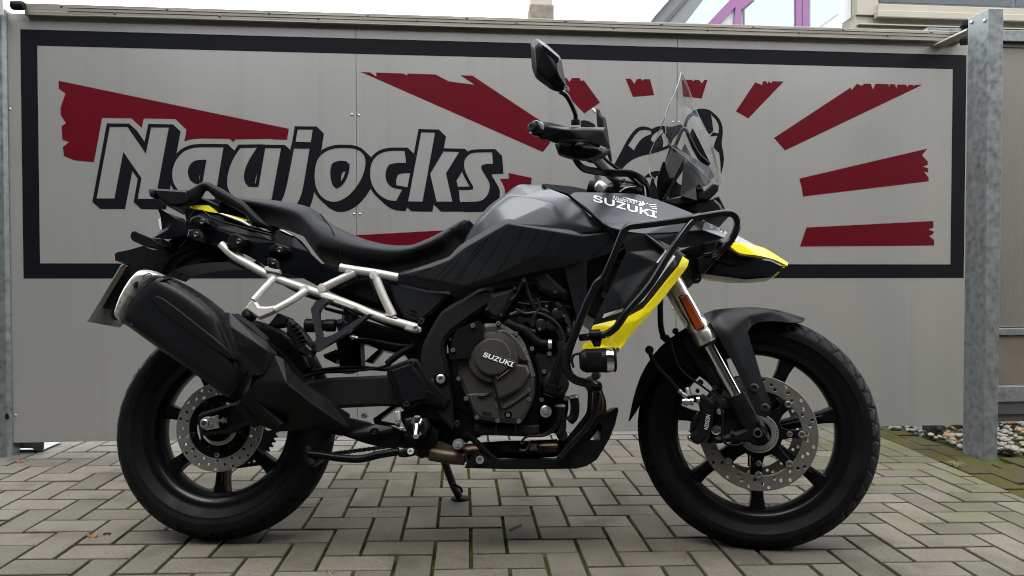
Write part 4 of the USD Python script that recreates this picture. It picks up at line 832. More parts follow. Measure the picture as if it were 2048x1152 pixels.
# exhaust headers
tb('header_pipe', 'F 150,1010 260,995 420,985 560,985 700,975', .024, 'heat_copper', .075, k=18); tb('header_pipe', 'F 0,1005 90,1020 190,1030', .020, 'heat_brown', .105, k=18)
tb('header_pipe', 'F 860,600 905,660 930,730 925,790 890,850', .019, 'heat_copper', .055, k=18); tb('header_pipe', 'F 700,975 780,950 850,900 890,850', .021, 'heat_copper', .05, k=16)
ex('pipe_shroud', 'F 365,950 480,950 500,985 560,965 700,965 705,1005 540,1015 380,1005', .09, .103, 'heat_copper', .004)
tb('pipe_hook', 'F 490,985 520,990 540,965 545,940', .0045, 'dark_silver', .115); bolt('F 505,945,.118', .006); ex('pipe_tab', 'F 548,952 585,950 588,990 545,992', .1, .113, 'raw_steel', .001); bolt('F 570,968,.116', .0055, 'bolt_steel')
ex('exhaust_collector', 'E 600,940 720,900 860,950 960,990 970,1050 800,1030 690,1020 600,960', .03, .115, 'heat_brown', .014, sm=2)
ex('collector_plate', 'E 580,945 700,880 760,840 800,870 790,930 740,1000 700,1030 640,1000', .09, .128, 'black_plastic', .008, sm=1)
cyl('mount_washer', 'F 152,957,.150', [(.0001, -.04), (.0145, -.04), (.0145, 0), (.0125, .003), (.006, .003), (.005, .007), (0, .007)], 'raw_steel')
# skid plate and lower bars
sk = ex('skid_plate', 'F 188,1086 200,1062 215,1040 240,1008 265,1000 292,1012 330,1035 372,1048 520,1040 690,1042 740,1010 800,950 870,880 915,800 960,790 1028,752 1034,770 1015,850 985,925 950,985 915,1040 860,1075 800,1090 600,1093 400,1092', .06, .150, 'black_plastic', .006, holes=('F 862,938 925,840 945,850 935,932 900,938',), sm=0)
bolt('F 274,1042,.152', .0115, 'raw_steel'); ex('skid_front', 'F 915,800 960,790 1028,752 1034,770 1015,850 985,925 950,985 915,1040 860,1075 830,1070 930,960', -.15, .058, 'black_plastic', .004)
tb('lower_rail', 'F 925,675 918,740 905,790 860,860 780,950 710,1030', .0085, 'gloss_black', .165); tb('lower_rail', 'F 880,650 880,720 870,790 820,860 740,960', .008, 'gloss_black', .13)
tb('lower_rail', 'F 190,890 250,940 320,1010 370,1045', .0085, 'smooth_plastic', .14)
# frame spar, pivot plate
ex('frame_spar', 'E 800,190 850,150 960,90 1037,40 1120,40 1120,130 1010,200 930,260 850,320 822,385 850,500 866,600 880,790 780,770 730,700 690,620 690,430 712,350 755,270', .07, .138, 'engine_grey', .010, sm=1)
ex('pivot_plate', 'E 690,600 770,560 850,560 872,640 885,790 880,860 840,830 760,740 700,690', .10, .146, 'engine_grey', .006, sm=1)
ex('heel_guard', 'E 497,500 640,450 672,455 692,480 735,560 800,620 862,690 835,738 760,730 712,718 660,740 608,762 580,735 552,670 520,600 500,560', .13, .160, 'black_plastic', .006)
ex('guard_facet', 'E 520,520 640,478 720,590 730,690 600,720 570,660', .16, .166, 'black_plastic', .005); ex('guard_recess', 'E 722,640 745,640 830,700 835,732 725,690', .16, .1625, 'smooth_plastic', .001)
cyl('pivot_nut', 'E 812,570,.146', [(.0128, -.01), (.0128, .006), (.0125, .008), (.0095, .010), (.006, .010), (.0055, .004), (0, .004)], 'raw_steel', k=28)
cyl('pivot_ring', 'E 812,570,.146', [(.0205, -.01), (.0205, .0035), (.017, .0045), (.0165, 0)], 'smooth_plastic', k=28)
for s in ('E 643,480,.161', 'E 615,715,.161', 'E 905,830,.13', 'E 700,238,.125'): bolt(s, .0085, 'bolt_dark'); cyl('bolt_cap', s, [(.0105, -.006), (.0105, .001), (.0085, .002)], 'black_plastic', k=16)
ex('side_panel', 'E 505,18 560,15 740,58 850,62 870,80 760,190 702,232 640,235 592,212 540,120', .08, .125, 'knee_plastic', .008)
for y in (168, 190): ex('panel_slot', f'E 628,{y} 668,{y+8} 674,{y+22} 632,{y+13}', .12, .1262, 'smooth_plastic', .0005)
ex('triangle_panel', 'B 975,835 1110,760 1232,742 1310,955 1285,965', .075, .098, 'black_plastic', .006)
# foot peg, brake pedal, side stand, lower lever
axial('foot_peg', 'E 675,805,.19', 'E 668,905,.235', [(.0001, 0), (.016, 0), (.017, .12), (.011, .30), (.0085, .34), (.0085, .97), (.007, 1.0), (.0001, 1)], 'chrome')
ex('peg_bracket', 'E 600,800 640,790 720,800 735,850 710,905 690,880 650,860 610,850', .13, .19, 'engine_black', .006, sm=1); bolt('E 690,885,.195', .006, 'chrome')
ex('pedal_bracket', 'E 545,758 572,752 575,830 550,835', .15, .172, 'satin_white_metal', .002); ex('pedal_bracket', 'E 525,838 595,850 580,866', .15, .17, 'satin_white_metal', .001); bolt('E 560,815,.173', .0065, 'satin_white_metal'); bolt('E 561,755,.165', .004, 'satin_white_metal')
tb('pedal_lever', 'E 35,1000 110,1008 240,1026 350,1030 460,1005 570,988', .0105, 'smooth_plastic', .175, k=12); ex('lever_end', 'E 560,985 600,970 645,965 668,985 660,1012 600,1025 565,1018', .15, .184, 'black_plastic', .005, sm=1)
bolt('E 638,987,.186', .0085, 'pale_decal', h=.007)
ex('lever_pad', 'D 1110,600 1128,570 1135,640 1160,675 1210,640 1215,655 1165,690 1120,660', .15, .19, 'black_plastic', .003)
ft = ground(921, 997, .004); lf = np.linalg.inv(MB)@np.array([*ft, 1.0]); lf = lf[:3]; lt = B.out(B.U(P('X 884,908,-.13')))[0]
obj('side_stand', sweep(spline(np.array([lt, lt+(lf-lt)*.35+[-.004, 0, 0], lt+(lf-lt)*.7+[-.006, 0, 0], lf+[-.006, -.01, .012]]), 6), .0125, 12), 'smooth_plastic', bike, smooth=60)
v, f = revolve([(.0001, -.004), (.024, -.004), (.026, 0), (.022, .005), (.0001, .006)], 18); v = (v*[1.3, 1.0, 1])@MB[:3, :3]; obj('stand_foot', (v+lf, f), 'smooth_plastic', bike, smooth=30)
tb('gear_lever', 'X 905,968 921,976 924,985', .004, 'smooth_plastic', -.14)
# swing arm, hugger, axle
ex('swing_arm', 'C 428,815 445,800 600,752 640,742 735,740 900,690 X 617,761 660,755 774,750 800,760 812,815 760,812 640,818 540,850 C 735,820 640,885 610,905 440,922 425,840', .065, .112, 'engine_grey', .008)
ex('arm_recess', 'C 478,815 585,768 600,775 598,870 580,885 470,905 455,890', .10, .1135, 'smooth_plastic', .002)
ex('axle_block', 'C 470,832 538,812 543,880 478,892 466,870', .112, .119, 'satin_white_metal', .0015)
cyl('axle_nut', 'D 548,432,.119', [(.0001, 0), (.0185, 0), (.0185, .002), (.0165, .0025), (.0165, .012), (.0145, .014), (.0115, .014), (.0115, .022), (.008, .024), (.0075, .012), (0, .012)], 'raw_steel', k=24)
cyl('axle_nut', 'D 548,432,.121', [(.0001, 0), (.0175, 0), (.0175, .007), (.015, .009), (.0001, .009)], 'chrome', k=6, smooth=False)
axial('adjuster_bolt', 'D 608,420,.118', 'D 658,416,.118', [(.0001, 0), (.004, 0), (.004, .55), (.008, .56), (.008, .75), (.0045, .76), (.0045, .93), (.008, .94), (.008, 1), (.0001, 1)], 'raw_steel', k=6)
tb('chain_guard', 'E 0,545 110,520 300,505 500,515', .006, 'smooth_plastic', .05); tb('brake_line', 'E 20,560 120,535 320,522 480,500 560,450 640,380', .004, 'rubber', .09)
tb('brake_line', 'E 250,310 300,335 420,350 560,375 640,380', .006, 'rubber', .10); axial('line_union', 'E 285,328,.10', 'E 335,336,.10', [(.0001, 0), (.006, 0), (.006, .3), (.008, .3), (.008, .6), (.006, .6), (.006, 1), (.0001, 1)], 'raw_steel')
tb('breather_hose', 'E 500,485 540,450 590,415 650,380 665,340', .0095, 'rubber', .10, k=12)
ex('rear_hugger', 'C 790,345 900,400 960,460 1010,560 985,610 930,560 870,510 800,450 720,350', -.075, .075, 'smooth_plastic', .006, sm=1)
ex('shock', 'E 225,350 340,330 350,520 235,520', -.03, .03, 'smooth_plastic', .008); tb('shock_spring', 'E 260,330 275,400 285,470 290,530', .030, 'smooth_plastic', 0, k=14)
ex('linkage', 'E 370,470 470,380 480,400 410,480', -.03, .0, 'smooth_plastic', .003); ex('linkage', 'E 130,430 205,400 215,450 200,480 140,450', -.05, .02, 'smooth_plastic', .004)
bolt('E 368,782,.12', .008, 'bolt_steel'); ex('link_plate', 'E 420,800 560,700 570,720 450,810 560,830 560,860 430,830', .04, .08, 'smooth_plastic', .004)
# exhaust
pl('silencer', 'C 285,90 330,108 400,145 480,198 575,276 600,345 660,480 700,590 690,650 665,700 640,735 600,718 480,630 280,490 80,345 73,310 110,240 180,160 240,108', .185, .060, .050, 'exhaust_black', p=3.2, st=.009)
tb('silencer_edge', 'C 95,345 C 75,318 110,245 180,165 245,112 290,98', .004, 'smooth_plastic', .238); tb('silencer_edge', 'C 600,715 650,640 700,575', .005, 'smooth_plastic', .238)
ex('silencer_panel', 'C 185,205 215,185 260,200 600,470 625,520 590,520 250,285', .20, .2470, 'exhaust_black', .003, sm=1)
pl('silencer_end_cap', 'C 175,56 222,60 272,92 245,104 185,155 112,240 74,312 68,347 48,328 30,305 28,285 60,190 108,110 150,65', .185, .060, .040, 'satin_white_metal', p=2.6, st=.006, sm=2)
ex('outlet_slot', 'C 96,122 116,110 112,128 98,146', .22, .2425, 'engine_grey', .001, sm=1); tb('cap_emboss', 'C 150,84 168,72 186,72 190,84 176,100 152,112 146,100 150,84', .0016, 'dark_silver', .241)
fc('heat_shield', 'a C 572,278,.244; b C 600,274,.246; c C 700,345,.248; d C 800,435,.246; e C 848,490,.240; f C 775,598,.256; g C 700,600,.262; h C 640,455,.264; i C 603,350,.260; j C 790,470,.268', 'a b c d j i; d e f j; j f g h; i j h', 'exhaust_black', .02, 4)
fc('pipe_shield', 'a C 840,497,.245; b C 885,520,.236; c C 935,590,.21; d C 1005,655,.20; e C 1120,735,.185; f C 1231,808,.17; g C 1228,880,.17; h C 1190,922,.165; i C 1060,895,.16; j C 940,892,.17; k C 860,900,.17; l C 770,872,.18; m C 700,800,.205; n C 652,742,.215; o C 720,650,.250; p C 905,655,.272; q C 1060,775,.235; r C 1200,870,.19',
   'a b c p; c d q p; d e f g r q; r g h; q r h i j; p q j k l; a p l o; o l m n', 'exhaust_black', .02, 4)
ex('shield_gap', 'C 735,705 760,695 800,735 770,745', .20, .226, 'smooth_plastic', .001); ex('shield_edge', 'C 690,730 720,720 880,860 850,880', .19, .224, 'exhaust_black', .003)
fc('pipe_shield', 'a E 285,800,.165; b E 420,830,.16; c E 560,850,.15; d E 600,880,.145; e E 550,975,.14; f E 400,950,.15; g E 245,895,.16; h E 420,880,.172', 'a b h g; b c d h; h d e f; g h f', 'exhaust_black', .02, 3)
cyl('shield_bolt_seat', 'E 428,878,.172', [(.013, -.01), (.013, .002), (.010, .003), (.0095, 0), (0, 0)], 'smooth_plastic'); bolt('E 428,878,.173', .0065, 'bolt_dark')
axial('pipe_joint', 'E 540,910,.12', 'E 700,930,.10', [(.0001, 0), (.026, 0), (.026, .2), (.024, .2), (.024, .4), (.026, .4), (.026, 1), (.0001, 1)], 'engine_black')
# rear subframe in silver tube
for mir in (1, -1):
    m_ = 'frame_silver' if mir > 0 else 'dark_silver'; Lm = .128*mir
    if mir > 0:
        tb('subframe_tube', 'B 85,495 180,580 300,650 480,745 660,810 830,868 1100,968 1300,1050 1590,1135', .0120, m_, Lm, k=16)
        tb('subframe_tube', 'B 1000,672 1100,690 1250,712 1445,748', .0120, m_, Lm, k=16)
    else:
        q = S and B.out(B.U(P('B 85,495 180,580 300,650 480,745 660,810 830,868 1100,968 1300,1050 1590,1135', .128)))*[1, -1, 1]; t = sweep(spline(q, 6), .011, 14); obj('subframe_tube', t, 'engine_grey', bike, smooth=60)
for s, r in (('B 1115,710,.128 860,832,.130', .0118), ('B 1270,738,.130 1330,890,.132 1405,1045,.132', .0125), ('B 492,755,.14 410,840,.16 335,925,.175', .0098), ('B 735,852,.14 620,930,.16 495,998,.175', .0105)): tb('subframe_brace', s, r, 'frame_silver', k=14)
for s in ('B 1080,705,.128', 'B 1265,735,.13', 'B 485,750,.132', 'B 730,848,.132', 'B 865,835,.13'): cyl('weld_collar', s, [(.0001, -.012), (.0135, -.012), (.0150, .004), (.0125, .011), (.0001, .012)], 'frame_silver')
for s in ('B 838,868 965,912 945,932 850,905', 'B 1120,978 1265,1028 1215,1050 1140,1008', 'B 960,915 1110,978 1100,990 950,935', 'B 1340,1020 1440,1052 1425,1062 1350,1040'): ex('gusset', s, .122, .1415, 'frame_silver', .003)
ex('hanger_plate', 'B 330,903 358,940 375,968 440,972 482,962 522,1000 480,1025 375,1068 340,1045 262,990 275,960', .165, .181, 'frame_silver', .006, sm=1)
cyl('rubber_mount', 'B 285,1035,.176', [(.0001, -.03), (.0165, -.03), (.0165, 0), (.014, .006), (.008, .008), (.008, .012), (.006, .015), (.0035, .015), (.003, .008), (0, .008)], 'rubber', k=28); bolt('B 285,1032,.188', .005, 'dark_silver')
ex('subframe_end', 'B 1500,1105 1560,1100 1620,1135 1610,1165 1570,1175 1490,1150', .118, .140, 'frame_silver', .005, sm=1); bolt('B 1580,1142,.141', .009, 'raw_steel')
ex('clip', 'B 418,665 445,660 450,672 535,690 525,715 440,700 415,690', .125, .150, 'frame_silver', .002)
# pillion hanger, folded peg, brake reservoir
ex('pillion_hanger', 'E 62,165 90,122 140,108 160,125 128,150 108,172 104,210 112,270 124,322 140,330 200,312 345,212 402,195 372,228 240,325 95,412 62,408 50,388 88,348 92,330 68,205', .14, .165, 'hanger_grey', .006, sm=1)
pg_ = ex('pillion_peg', 'C 905,302 932,318 990,380 1030,440 1012,502 962,496 920,412 893,388', .165, .20, 'black_plastic', .006, sm=1)
for k in range(7): ex('peg_rib', f'C {918+k*13},{338+k*20} {955+k*10},{330+k*21} {958+k*10},{338+k*21} {921+k*13},{347+k*20}', .20, .206, 'rubber', .001, par=pg_)
ex('peg_guard', 'C 800,338 850,276 912,300 896,342 832,352', .13, .17, 'black_plastic', .005); ex('peg_clip', 'C 960,470 1000,440 1030,470 1010,505', .16, .21, 'gloss_black', .004)
axial('reservoir', 'E 32,262,.13', 'E 210,262,.13', [(.0001, 0), (.018, 0), (.0195, .04), (.0195, .33), (.0155, .35), (.0155, .65), (.018, .67), (.018, .95), (.0001, 1)], 'black_plastic')
ex('reservoir_bracket', 'E 200,230 240,220 275,245 270,300 220,310', .10, .14, 'black_plastic', .004); bolt('E 228,240,.142', .006, 'dark_silver')
ex('brake_cylinder', 'E 130,150 330,200 320,225 300,215 140,170', .11, .13, 'smooth_plastic', .004); ex('brake_cylinder', 'E 250,200 300,205 300,260 250,240', .11, .135, 'smooth_plastic', .003)
# ---- tail, seat
ex('undertail', 'A 320,545 430,512 480,540 530,540 600,480 720,400 950,430 1020,560 1000,622 860,628 700,652 630,680 590,712 480,680 430,740 330,860 285,950 272,1022 218,1012 208,960 250,830 342,690 345,640 240,612 235,570 250,556', -.055, .060, 'black_plastic', .010, sm=1)
ex('tail_rib', 'A 720,462 830,492 900,505 700,560 600,630 560,690 540,680 590,600', .06, .075, 'smooth_plastic', .005, sm=1)
ex('wheel_arch', 'A 560,640 640,560 760,500 960,510 990,520 850,545 720,590 640,660 600,705', .0, .070, 'smooth_plastic', .004, sm=1)
ex('plate_lamp', 'A 236,572 250,556 322,545 345,560 345,625 330,645 240,612', -.035, .045, 'black_plastic', .005); ex('red_reflector', 'A 231,568 238,566 242,612 233,612', -.03, .030, 'red_lens', .001)
# number plate, seen from its back
p0, p1, p2 = (B.out(B.U(P(s)))[0] for s in ('X 244,528,.088', 'X 174,643,.088', 'X 235,664,-.088'))
ux, uz = (p2-p1)/np.linalg.norm(p2-p1), (p0-p1); hgt = np.linalg.norm(uz); uz /= hgt; ux = ux-uz*(ux@uz); ux /= np.linalg.norm(ux); uy = np.cross(ux, uz); wd_ = np.linalg.norm(p2-p1)
def plate(poly, l0, l1, bev): 
    v, f = slab(poly, l0, l1, bev); return fixed(p1+np.outer(v[:, 0], ux)+np.outer(v[:, 1], uz)+np.outer(v[:, 2], uy), f)
rp = sbox(.008, .008, wd_-.008, hgt-.008).buffer(.008)
npl = obj('number_plate', plate(rp, -.0008, .0008, .0003), 'pale_plate', bike, smooth=False)
for l0, l1 in ((-.0016, -.0008), (.0008, .0016)): obj('plate_rim', plate(rp.difference(rp.buffer(-.004)), l0, l1, .0003), 'pale_plate', npl)
tm = meshkit.text_mesh('2CU', .062, 1, True); tv = np.array(tm.vertices); tw_ = tv[:, 0].max()
for l0, l1 in ((-.0018, -.0008), (.0008, .0018)):
    vv = p1+np.outer(wd_*.86-tv[:, 0]*(wd_*.72/tw_), ux)+np.outer(tv[:, 1]+.016, uz)+np.outer(np.where(tv[:, 2] > .5, l1, l0), uy); obj('embossing', fixed(vv, np.array(tm.faces)), 'pale_plate', npl)
ex('plate_holder', 'N 606,66 722,100 735,215 640,420 560,600 450,725 330,690 270,640 330,540 500,225', .02, .060, 'gloss_black', .003)
sg_ = ex('turn_signal', 'A 342,440 350,420 372,414 388,422 395,432 470,455 500,478 530,500 520,520 440,512 362,485 345,465', .13, .175, 'black_plastic', .007, sm=1); ex('signal_lens', 'A 346,428 372,416 386,424 384,438 350,440', .14, .176, 'smooth_plastic', .003, par=sg_)
ex('signal_stalk', 'A 480,455 545,460 545,500 520,520 490,510', .03, .15, 'black_plastic', .004)
ex('tail_light', 'A 527,335 541,322 546,300 600,310 600,420 551,408 540,404', -.05, .05, 'white_decal', .003)
fc('tail_cover', 'a A 527,262,.085; b A 570,285,.088; c A 708,330,.09; d A 722,345,.095; e A 712,440,.105; f A 600,470,.10; g A 500,460,.085; h A 556,405,.082; i A 545,310,.08; j A 640,330,.094; k A 610,400,.099', 'a b j i; b c d j; j d e k; i j k h; h k f g; k e f', 'tail_black', .006, 3)
fc('tail_panel', 'a A 722,345,.10; b A 705,285,.09; c A 728,262,.09; d A 790,262,.095; e A 960,297,.10; f A 1150,382,.105; g A 1310,425,.11; h B 455,405,.112; i B 530,380,.115; j B 640,425,.12; k B 700,470,.125; l B 770,560,.13; m B 875,660,.132; n B 990,716,.128; o B 870,795,.128; p B 830,816,.125; q B 690,742,.13; r B 560,712,.135; s B 430,660,.126; t B 270,570,.124; u B 110,520,.120; v A 830,495,.112; w A 712,450,.108; x A 860,380,.110; y A 1130,480,.120; z B 480,480,.125; aa B 640,520,.130; bb B 690,660,.134',
   'a b c d x w; d e x; e f y x; x y u v w; f g h z y; y z s t u; h i aa z; i j k l aa; z aa bb r s; aa l m bb; bb m n o; bb o p q r', 'tail_black', .006, 2)
for s in ('A 745,320 800,300 860,330 872,365 800,372 735,350', 'A 730,400 800,395 830,440 820,485 720,450', 'A 1010,430 1060,425 1135,470 1120,490 1075,530 1040,545 985,510', 'B 465,505 500,480 610,510 612,545 540,575 440,535', 'B 430,600 470,590 520,620 530,690 440,655'):
    ex('case_mount', s, .125, .152, 'black_plastic', .006)
for s in ('A 828,350,.153', 'A 785,437,.153', 'A 1074,484,.153', 'B 535,535,.153', 'B 490,630,.153'): cyl('socket', s, [(.0085, -.01), (.0085, .001), (.006, .002), (.0035, .001), (0, .0)], 'bolt_dark') 
tb('panel_crease', 'A 735,345 775,275 830,275 880,320 960,350 1300,440', .003, 'smooth_plastic', .135, sharp=True)
ex('seat_trim', 'A 935,290 965,292 1100,340 1165,378 1140,380 1090,352', .10, .128, 'white_decal', .002); ex('seat_trim', 'B 240,300 300,345 320,355 290,350', .10, .125, 'white_decal', .001); ex('seat_trim', 'B 530,380 560,385 640,428 625,426', .10, .128, 'white_decal', .001)
ex('tail_top', 'A 748,246 790,237 872,240 900,258 935,292 870,282 800,266 752,258', -.07, .108, 'yellow_paint', .006)
ex('tail_top', 'A 930,290 1000,300 1130,335 1130,350 1060,330', -.06, .112, 'yellow_paint', .003)
ex('rack_plate', 'A 458,130 478,118 730,135 760,160 742,190 736,232 662,246 600,240 500,168 470,178', -.10, .105, 'black_plastic', .008); ex('rack_hook', 'A 456,132 470,125 490,150 480,178 466,172', .08, .12, 'black_plastic', .004)
ex('rack_bracket', 'A 735,232 760,160 830,180 955,242 965,282 920,285 880,252 760,238', -.09, .098, 'black_plastic', .006, sm=1)
gr1 = pl('grab_rail', 'A 720,133 745,137 795,108 838,82 865,80 895,90 1110,212 1150,250 1312,402 1240,395 1165,376 1128,310 1090,288 960,215 905,180 868,142 845,140 815,190 790,215 735,228 725,180', .118, .016, .014, 'black_plastic', st=.005, sm=1, p=2.4, mirror=True)
st_ = pl('seat', 'B 118,235 150,195 200,172 270,167 370,174 480,185 650,205 790,232 855,262 940,350 1090,425 1200,472 1290,502 1440,530 1560,530 G 250,636 400,570 540,488 600,453 680,440 690,455 650,520 610,585 570,618 490,715 260,800 60,842 B 1540,690 1380,702 1150,684 1000,668 950,650 880,640 820,560 740,440 640,392 440,325 300,292 150,255', .0, .128, .058, 'seat_vinyl', p=2.6, st=.011, sm=2)
tb('seat_seam', 'B 870,300 930,370 975,480 1005,590 1022,662', .0016, 'smooth_plastic', .123, par=st_); tb('seat_seam', 'B 850,262 930,375 1080,450 1290,520 1440,548 1560,548 G 250,660 400,598 540,520 640,462', .0016, 'smooth_plastic', .085, par=st_)
# ---- tank and side covers
fc('fuel_tank', 'a0 G 608,582,.09; a1 G 650,505,.075; a2 G 720,395,.065; a3 G 800,300,.055; a4 G 880,240,.05; a5 G 950,195,.045; a6 G 1020,135,.035; a7 G 1060,120,.03; a8 G 1115,112,.03; a9 G 1250,113,.03; c0 G 668,518,.122; c1 G 750,400,.130; c2 G 855,288,.134; c3 G 968,203,.128; c35 G 1150,220,.142; c4 G 1325,268,.160; c5 G 1475,218,.125; c6 G 1300,150,.075; b0 G 618,602,.122; b1 G 768,528,.142; b2 G 938,432,.158; b3 G 988,428,.160; b4 G 1300,478,.172; b5 G 1500,522,.170; b6 G 1745,490,.162; r1 G 1600,330,.150; d1 G 1110,340,.156; d2 G 1440,430,.172',
   'a0 a1 c0 b0; a1 a2 c1 c0; a2 a3 c2 c1; a3 a4 a5 c3 c2; a5 a6 a7 a8 c35 c3; a8 a9 c6 c35; c6 c5 c4 c35; c0 c1 b1 b0; c1 c2 d1 b2 b1; c2 c3 c35 c4 d1; d1 c4 d2 b4 b3 b2; c4 c5 r1 d2; d2 r1 b6 b5 b4', 'grey_paint', .006, 16, bs=10, deck='a0 a1 a2 a3 a4 a5 a6 a7 a8 a9', edge=.008)
ex('tank_lid', 'G 1248,120 1262,112 1500,135 1720,182 1480,196 1300,150', -.07, .070, 'grey_paint', .006); ex('lid_edge', 'G 1244,118 1252,130 1300,156 1465,200 1500,192 1520,185 1510,198 1466,208 1290,160', .05, .082, 'smooth_plastic', .002)
fc('knee_panel', 'a G 50,850,.125; b G 250,797,.138; c G 490,714,.15; d G 570,622,.15; e G 930,408,.176; f G 985,402,.180; g G 1300,450,.188; h G 1500,496,.186; i G 1590,532,.196; j G 1890,505,.198; k G 1600,750,.192; l G 1440,810,.170; m G 1250,822,.165; n G 880,918,.160; o G 640,985,.155; p G 555,992,.15; q G 80,912,.132; e2 G 970,440,.196; d2 G 620,640,.168; c2 G 500,735,.160; b2 G 350,795,.152; h2 G 1590,545,.208; n2 G 900,850,.176; o2 G 620,950,.165; m2 G 1200,700,.190; l2 G 1420,800,.178; a2 G 100,860,.140',
   'a b b2 a2; b c c2 b2; c d d2 c2; d e e2 d2; e f g e2; g h i h2 e2; a a2 o2 p q; a2 b2 c2 o2; c2 d2 n2 o2; d2 e2 m2 n2; e2 h2 m2; h2 k l2 m2; i j k h2; o2 n2 n o p; p o n n2 o2; n2 m2 l2 m n; l2 k l m', 'knee_plastic', .006, 3)
for a_ in ('345,800 270,825 200,880', '250,890 300,822 345,803', '575,715 510,745 365,905', '415,915 540,775 575,718', '805,565 740,605 515,935', '540,940 690,720 800,572', '1005,458 960,490 680,930', '1105,470 1040,590', '1020,630 880,850', '1230,490 1140,640', '1120,690 1070,770', '1355,510 1250,690', '1405,650 1350,745'):
    groove('G '+a_, LAST['knee_panel'])
fc('cooler_cover', 'a G 1590,540,.205; b G 1890,505,.20; c G 1893,640,.195; d G 1780,690,.190; e G 1640,740,.188; f G 1610,760,.190; g G 1625,1152,.165; h I 175,900,.16; i I 90,560,.17; j I 20,480,.175; k G 1440,810,.172; l G 1300,780,.178', 'a b c d e f; a f g h i j k l', 'knee_plastic', .006, 2)
# ---- front shroud
fc('shroud', 'a I 125,97,.1357; b I 160,78,.1274; c I 300,80,.1254; d I 558,88,.1234; e I 720,138,.140; f I 910,212,.166; g I 985,262,.180; h I 1142,330,.115; i I 1115,372,.125; j I 970,318,.172; k I 850,330,.190; l I 605,343,.222; m I 500,330,.224; n I 385,302,.217; o I 330,268,.20; p I 240,180,.1666; q I 400,275,.2014; r I 640,255,.1886; s I 870,240,.178; t I 450,180,.1624; u I 700,200,.1654',
   'a b c t p; c d e u t; e f s u; p t q o; t u r q; u s r; o q n; q r l m n; r s k l; f g s; g j k s; g h i j', 'grey_paint', .005, 4, mirror=True)
tb('shroud_seam', 'I 120,98 235,195 330,275 385,335 425,375', .0035, 'smooth_plastic', .205)
SK = LAST['shroud']
decal('pale_panel', 'I 990,264 1000,262 1140,329 1116,369 975,316', SK, 'light_grey_paint'); txt_on('model_lettering', 'STROM', 'I 1022,303 1128,346', 8.5, 'white_decal', SK, slant=-.2, off=.0022)
txt_on('shroud_lettering', 'SUZUKI', 'I 276,134 684,242', 12.0, 'white_decal', SK, slant=-.25)
txt_on('sticker_lettering', 'Naujocks', 'I 402,124 540,152', 7.5, 'white_decal', SK, bold=False, slant=.1)
for s in ('I 470,108 560,132 555,138 500,122', 'I 545,133 560,138 556,146', 'I 565,138 578,134 582,144', 'I 590,134 600,136 594,146', 'I 566,158 575,146 600,144 610,155 590,164 575,166', 'I 610,150 625,146 628,152', 'I 632,154 680,155 680,159 634,160', 'I 640,166 682,169 682,174 644,172', 'I 650,178 684,182 684,187 654,184'):
    decal('sticker_ray', s, SK, 'white_decal')
fc('shroud_wedge', 'a I 605,343,.218; b I 860,333,.184; c I 965,318,.165; d I 1112,372,.125; e I 1020,388,.14; f I 850,440,.165; g I 770,418,.195; h I 690,380,.215', 'a b c f g h; c d e f', 'black_plastic', .005, 2)
fc('lower_shroud', 'a I 505,330,.221; b I 605,344,.221; c I 690,382,.217; d I 770,420,.198; e I 830,452,.185; f I 868,482,.178; g I 850,495,.185; h I 815,560,.195; i I 600,820,.205; j I 510,872,.205; k I 465,905,.20; l I 415,898,.195; m I 285,930,.18; n I 275,920,.18; o I 345,770,.19; p I 400,660,.20; q I 490,460,.215; r I 465,400,.22; s I 745,440,.212; t I 690,530,.228; u I 480,800,.222',
   'a b c q r; c d s; c s t q; q t u p; p u l m n o; s d e f g h; s h i t; t i j u; u j k l', 'knee_plastic', .005, 3, mirror=True)
fc('yellow_panel', 'a I 850,488,.186; b I 890,516,.180; c I 880,556,.184; d I 700,790,.198; e I 500,1012,.200; f I 430,1110,.192; g I 408,1078,.19; h I 330,1078,.19; i I 205,1082,.178; j I 212,1046,.178; k I 265,1030,.185; l I 262,962,.188; m I 275,930,.188; n I 420,894,.203; o I 412,935,.210; p I 505,870,.212; q I 610,815,.212; r I 680,735,.208; s I 820,560,.200; t I 560,900,.214',
   'a b c s; s c d r; r d t q; q t p; p t e o; d e t; o e f g h i j k l m n', 'yellow_paint', .006, 8, edge=.007)
LS = LAST['lower_shroud']
decal('stripe', 'I 790,480 803,490 640,712 600,768 548,812 600,738', LS, 'pale_decal'); decal('stripe', 'I 345,858 472,820 462,842 335,886', LS, 'pale_decal'); decal('stripe', 'I 740,445 748,452 690,530 680,528', LS, 'white_decal')
ex('shroud_edge', 'I 610,340 745,432 735,442 620,352', .19, .232, 'light_grey_paint', .002)
ex('radiator', 'I 235,480 480,380 490,460 400,660 340,790 300,900 240,860', -.17, .10, 'engine_black', .006); ex('radiator_frame', 'I 380,500 480,420 495,455 410,640 340,800 330,700', .10, .15, 'smooth_plastic', .004)
for s in ('I 445,530,.151', 'I 345,740,.151', 'F 955,140,.14'): bolt(s, .008, 'bolt_dark')
bolt('I 432,1085,.20', .006, 'bolt_steel')
